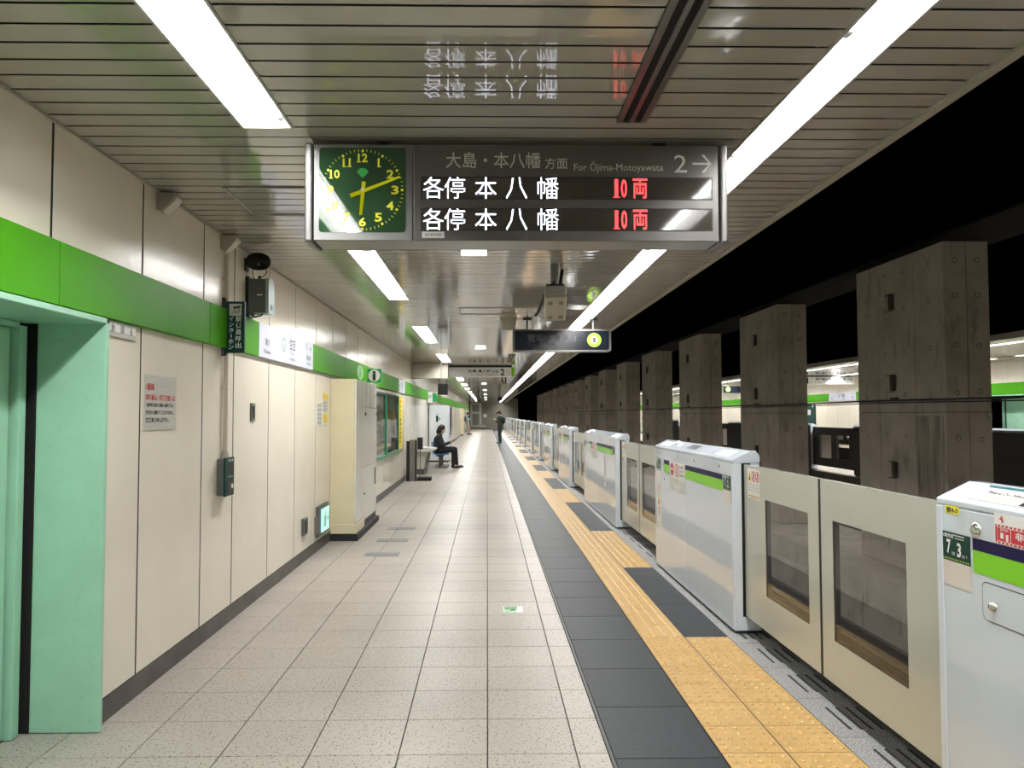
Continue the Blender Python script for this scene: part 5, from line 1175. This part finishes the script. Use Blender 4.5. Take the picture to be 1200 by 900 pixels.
def person(label, loc, rz, P, skin_m, top, bottom, shoe, hairlong, extra=None):
    r = thing('person', label, 'person', loc, rz)
    q = MB()
    hd = Vector(P['head']); f = Vector(P['look']).normalized(); up = Vector((0, 0, 1)); up = (up-f*up.dot(f)).normalized(); sd = up.cross(f)   # sd = left
    H = lambda a, b_, c_: hd+f*a+sd*b_+up*c_
    q.ball(H(-.008, 0, .02), .092, 16, 'skin', (1.0, .86, 1.12)); blob(q, [(H(.02, 0, -.04), .066), (H(.045, 0, -.088), .036)]); q.ball(H(.03, 0, -.03), .07, 12, 'skin')
    blob(q, [(H(.086, 0, .012), .010), (H(.104, 0, -.022), .0145)], n=8); blob(q, [(H(.076, .018, -.062), .011), (H(.076, -.018, -.062), .011)], n=8)
    for s in (1, -1): blob(q, [(H(-.005, .078*s, .012), .016), (H(-.002, .08*s, -.02), .012)], n=8); blob(q, [(H(.078, .012*s, .03), .012), (H(.07, .045*s, .028), .011)], n=8)
    blob(q, [(H(-.02, 0, -.06), .052), (P['neck'], .054)]); blob(q, [(P['neck'], .06), (P['chest'], .12), (P['belly'], .115), (P['pelvis'], .125)])
    for s in ('L', 'R'):
        blob(q, [(P['chest'], .10), (P['sh'+s], .052), (P['el'+s], .04), (P['wr'+s], .027)]); blob(q, [(P['pelvis'], .11), (P['hip'+s], .085), (P['kn'+s], .056), (P['an'+s], .038)]); blob(q, [(P['an'+s], .038), (Vector(P['an'+s])+Vector(P.get('toe'+s, (.14, 0, -.045))), .03)])
        hd_, hn_ = P['hand'+s]; hand_geo(q, P['wr'+s], hd_, hn_, 1 if s == 'L' else -1, P.get('curl', .7))
    fuse(q, 'body', r, .007, 3)
    q = MB()
    blob(q, [(Vector(P['neck'])-Vector((0, 0, .02)), .072), (P['chest'], .142), (P['belly'], .135), (Vector(P['pelvis'])+Vector((0, 0, .02)), .145)], 'white')
    for s in ('L', 'R'):
        blob(q, [(P['chest'], .13), (P['sh'+s], .072), (P['el'+s], .057), (Vector(P['wr'+s])*.93+Vector(P['el'+s])*.07, .042)], 'white')
    q.m = [top]*len(q.m); fuse(q, 'jacket', r, .011, 5)
    q = MB()
    for s in ('L', 'R'): blob(q, [(P['pelvis'], .128), (P['hip'+s], .108), (P['kn'+s], .076), (Vector(P['an'+s])+Vector((0, 0, .01)), .062)])
    q.m = [bottom]*len(q.m); fuse(q, 'trousers', r, .011, 4)
    for s in ('L', 'R'):
        q = MB(); a = Vector(P['an'+s]); tv = Vector(P.get('toe'+s, (.14, 0, -.045))); h = Vector((tv.x, tv.y, 0)).normalized()
        zf = a.z+tv.z
        blob(q, [(a+Vector((0, 0, -.01)), .045), (Vector((a.x, a.y, zf+.012))-h*.03, .042), (Vector((a.x, a.y, zf+.008))+h*.13, .038), (Vector((a.x, a.y, zf))+h*.18, .030)])
        q.m = [shoe]*len(q.m); fuse(q, 'shoe', r, .009, 2)
    q = MB(); hm = 'hair'
    q.ball(H(-.028, 0, .045), .1, 16, hm, (1, .95, 1.0)); q.ball(H(-.05, 0, .0), .085, 12, hm, (.9, 1, 1.1))
    if hairlong:
        for s in (1, -1): blob(q, [(H(-.03, .07*s, .04), .045), (H(-.02, .083*s, -.05), .04), (H(-.01, .082*s, -.115), .032)], hm)
        blob(q, [(H(-.07, 0, .03), .07), (H(-.085, .03, -.07), .055), (H(-.08, -.03, -.12), .045)], hm); blob(q, [(H(-.08, -.03, -.07), .055), (H(-.075, .03, -.12), .045)], hm)
    else:
        q.ball(H(.03, 0, .085), .055, 10, hm, (1.1, 1.4, .8))
    fuse(q, 'hair', r, .009, 3)
    q = MB()
    for s in (1, -1): q.ball(H(.083, .03*s, .012), .0095, 8, 'hair', (1, 1, .7)); blob(q, [(H(.088, .016*s, .034), .003), (H(.082, .045*s, .034), .003)], 'hair', 6)
    q.build('eyes', r); q = MB(); blob(q, [(H(.088, .02, -.063), .004), (H(.09, 0, -.062), .005), (H(.088, -.02, -.063), .004)], 'red', 6); q.m = ['pale_plate']*len(q.m); q.build('mouth', r)
    if extra: extra(r, H)
    return r
# seated woman facing +X
PW = dict(head=(.03, 0, 1.10), look=(.88, 0, -.42), neck=(-.03, 0, .955), chest=(-.07, 0, .80), belly=(-.08, 0, .63), pelvis=(-.07, 0, .52),
    shL=(-.05, .17, .88), shR=(-.05, -.17, .88), elL=(.06, .22, .66), elR=(.06, -.22, .66), wrL=(.235, .09, .715), wrR=(.25, -.07, .735),
    handL=((.7, -.45, .3), (.3, -.3, 1)), handR=((.75, .4, .35), (.2, .3, 1)), curl=.9,
    hipL=(-.0, .09, .52), hipR=(-.0, -.09, .52), knL=(.40, .10, .525), knR=(.38, -.085, .545), anL=(.44, .11, .085), anR=(.36, -.08, .085), toeL=(.15, .01, -.05), toeR=(.15, -.01, -.05))
def phone(pos, d):
    def ex(r, H):
        q = MB(); Mp = Matrix.Translation(pos) @ Matrix.Rotation(d, 4, 'Y'); q.box(-.08, .08, -.038, .038, -.005, .005, 'black', Mp); q.build('phone_shell', ph_holder[0], bevel=.004)
    return ex
wmn = person('woman in dark navy jacket and black trousers seated, looking at a phone', (SEATX, 22.1, 0), 0, PW, 'skin', 'jacket_navy', 'trouser_black', 'black', True)
def make_phone(label, root, pos, ang):
    t = thing('mobile_phone', label, 'phone', tuple(Vector(root.location)+Euler((0, 0, root.rotation_euler.z)).to_matrix() @ Vector(pos)), root.rotation_euler.z)
    q = MB(); Mp = Matrix.Rotation(ang, 4, 'Y'); q.box(-.078, .078, -.037, .037, -.004, .004, 'black', Mp); q.build('shell', t, bevel=.003)
    q = MB(); q.box(-.07, .07, -.033, .033, .004, .005, 'screen_navy', Mp); q.build('screen', t)
make_phone('dark phone held in both hands by the seated woman', wmn, (.345, .01, .80), -.45)
q = MB(); blob(q, [((-.05, .10, .93), .05), ((-.07, 0, .94), .06), ((-.05, -.10, .93), .05)], 'collar_grey'); fuse(q, 'collar', wmn, .009, 3)
# standing figures
def stander(bend=0, phone_hand=True):
    return dict(head=(.04, 0, 1.585), look=(.93, 0, -.3), neck=(.0, 0, 1.44), chest=(-.01, 0, 1.26), belly=(.0, 0, 1.08), pelvis=(-.01, 0, .94),
        shL=(0, .18, 1.37), shR=(0, -.18, 1.37), elL=(.03, .24, 1.10), elR=(.04, -.23, 1.12), wrL=(.22, .12, 1.20), wrR=(.24, -.12, 1.22), handL=((.8, -.3, .4), (0, -.4, 1)), handR=((.7, .3, .5), (0, .4, 1)), curl=.8,
        hipL=(0, .09, .92), hipR=(0, -.09, .92), knL=(.02, .10, .50), knR=(.03, -.10, .50), anL=(-.01, .11, .085), anR=(.0, -.10, .085), toeL=(.15, .02, -.05), toeR=(.15, -.02, -.05))
def pack(m):
    def ex(r, H):
        q = MB(); q.ball((-.2, 0, 1.22), .15, 14, m, (.62, .95, 1.35)); q.build('backpack', r)
        q = MB()
        for s in (1, -1): q.tube([(-.16, .10*s, 1.36), (-.04, .11*s, 1.455), (.1, .11*s, 1.40), (.14, .12*s, 1.25), (.05, .14*s, 1.08), (-.14, .12*s, 1.10)], .014, 6, m)
        q.build('strap', r)
    return ex
PR = stander()
def mask_pack(r, H):
    pack('black')(r, H); q = MB(); q.ball(H(.055, 0, -.045), .055, 12, 'black', (1, 1.05, .85)); q.build('face_mask', r)
    q = MB(); q.ball(H(-.01, 0, .075), .105, 14, 'black', (1.02, .95, .62)); q.cone(H(.06, 0, .07), H(.15, 0, .06), .07, .05, 12, 'black'); q.build('cap', r)
man = person('person in dark green jacket with backpack and teal shoes standing by the gates', (.69, 41.5, 0), 2.75, PR, 'skin', 'jacket_green', 'trouser_slate', 'shoe_teal', False, mask_pack)
make_phone('phone held by the standing person near the gates', man, (.33, .0, 1.27), -.6)
PL2 = stander(); PL2.update(anL=(.16, .1, .085), anR=(.02, -.1, .085), knL=(.14, .1, .5), knR=(.08, -.1, .5))
far = person('person in pale blue shirt and beige trousers leaning at the far left wall', (-1.52, 58.9, 0), -.15, PL2, 'skin', 'shirt_blue', 'trouser_beige', 'black', False, pack('black'))
make_phone('phone held by the distant person in pale blue', far, (.33, .0, 1.27), -.6)

# parts that look different from the rest of their thing
PL = {'window_pane': 'tinted see-through glass pane', 'lock': 'round shiny lock', 'hatch_lock': 'round chrome lock', 'blank_plate': 'blank pale pink plate', 'stripe': 'navy and lime stripe',
      'door_number_sign': 'dark green door number sign', 'emergency_sticker': 'red and white emergency sticker', 'top_window': 'black window on the sloping top', 'yellow_label': 'small yellow label',
      'warning_sticker': 'white warning sticker', 'fluorescent_tube': 'glowing white tube', 'lime_end': 'lime green end piece', 'line_emblem': 'round green line emblem', 'hair': 'dark hair', 'safety_notice': 'white no-entry notice',
      'clock_face': 'square dark green clock dial with yellow figures', 'led_window': 'black LED line with glowing characters', 'stained_patch': 'streaked stain patch', 'backpack': 'black backpack', 'emergency_handle': 'yellow emergency handle'}
for o in bpy.data.objects:
    k = o.name.split('.')[0]
    if o.parent is not None and k in PL: o['label'] = PL[k]
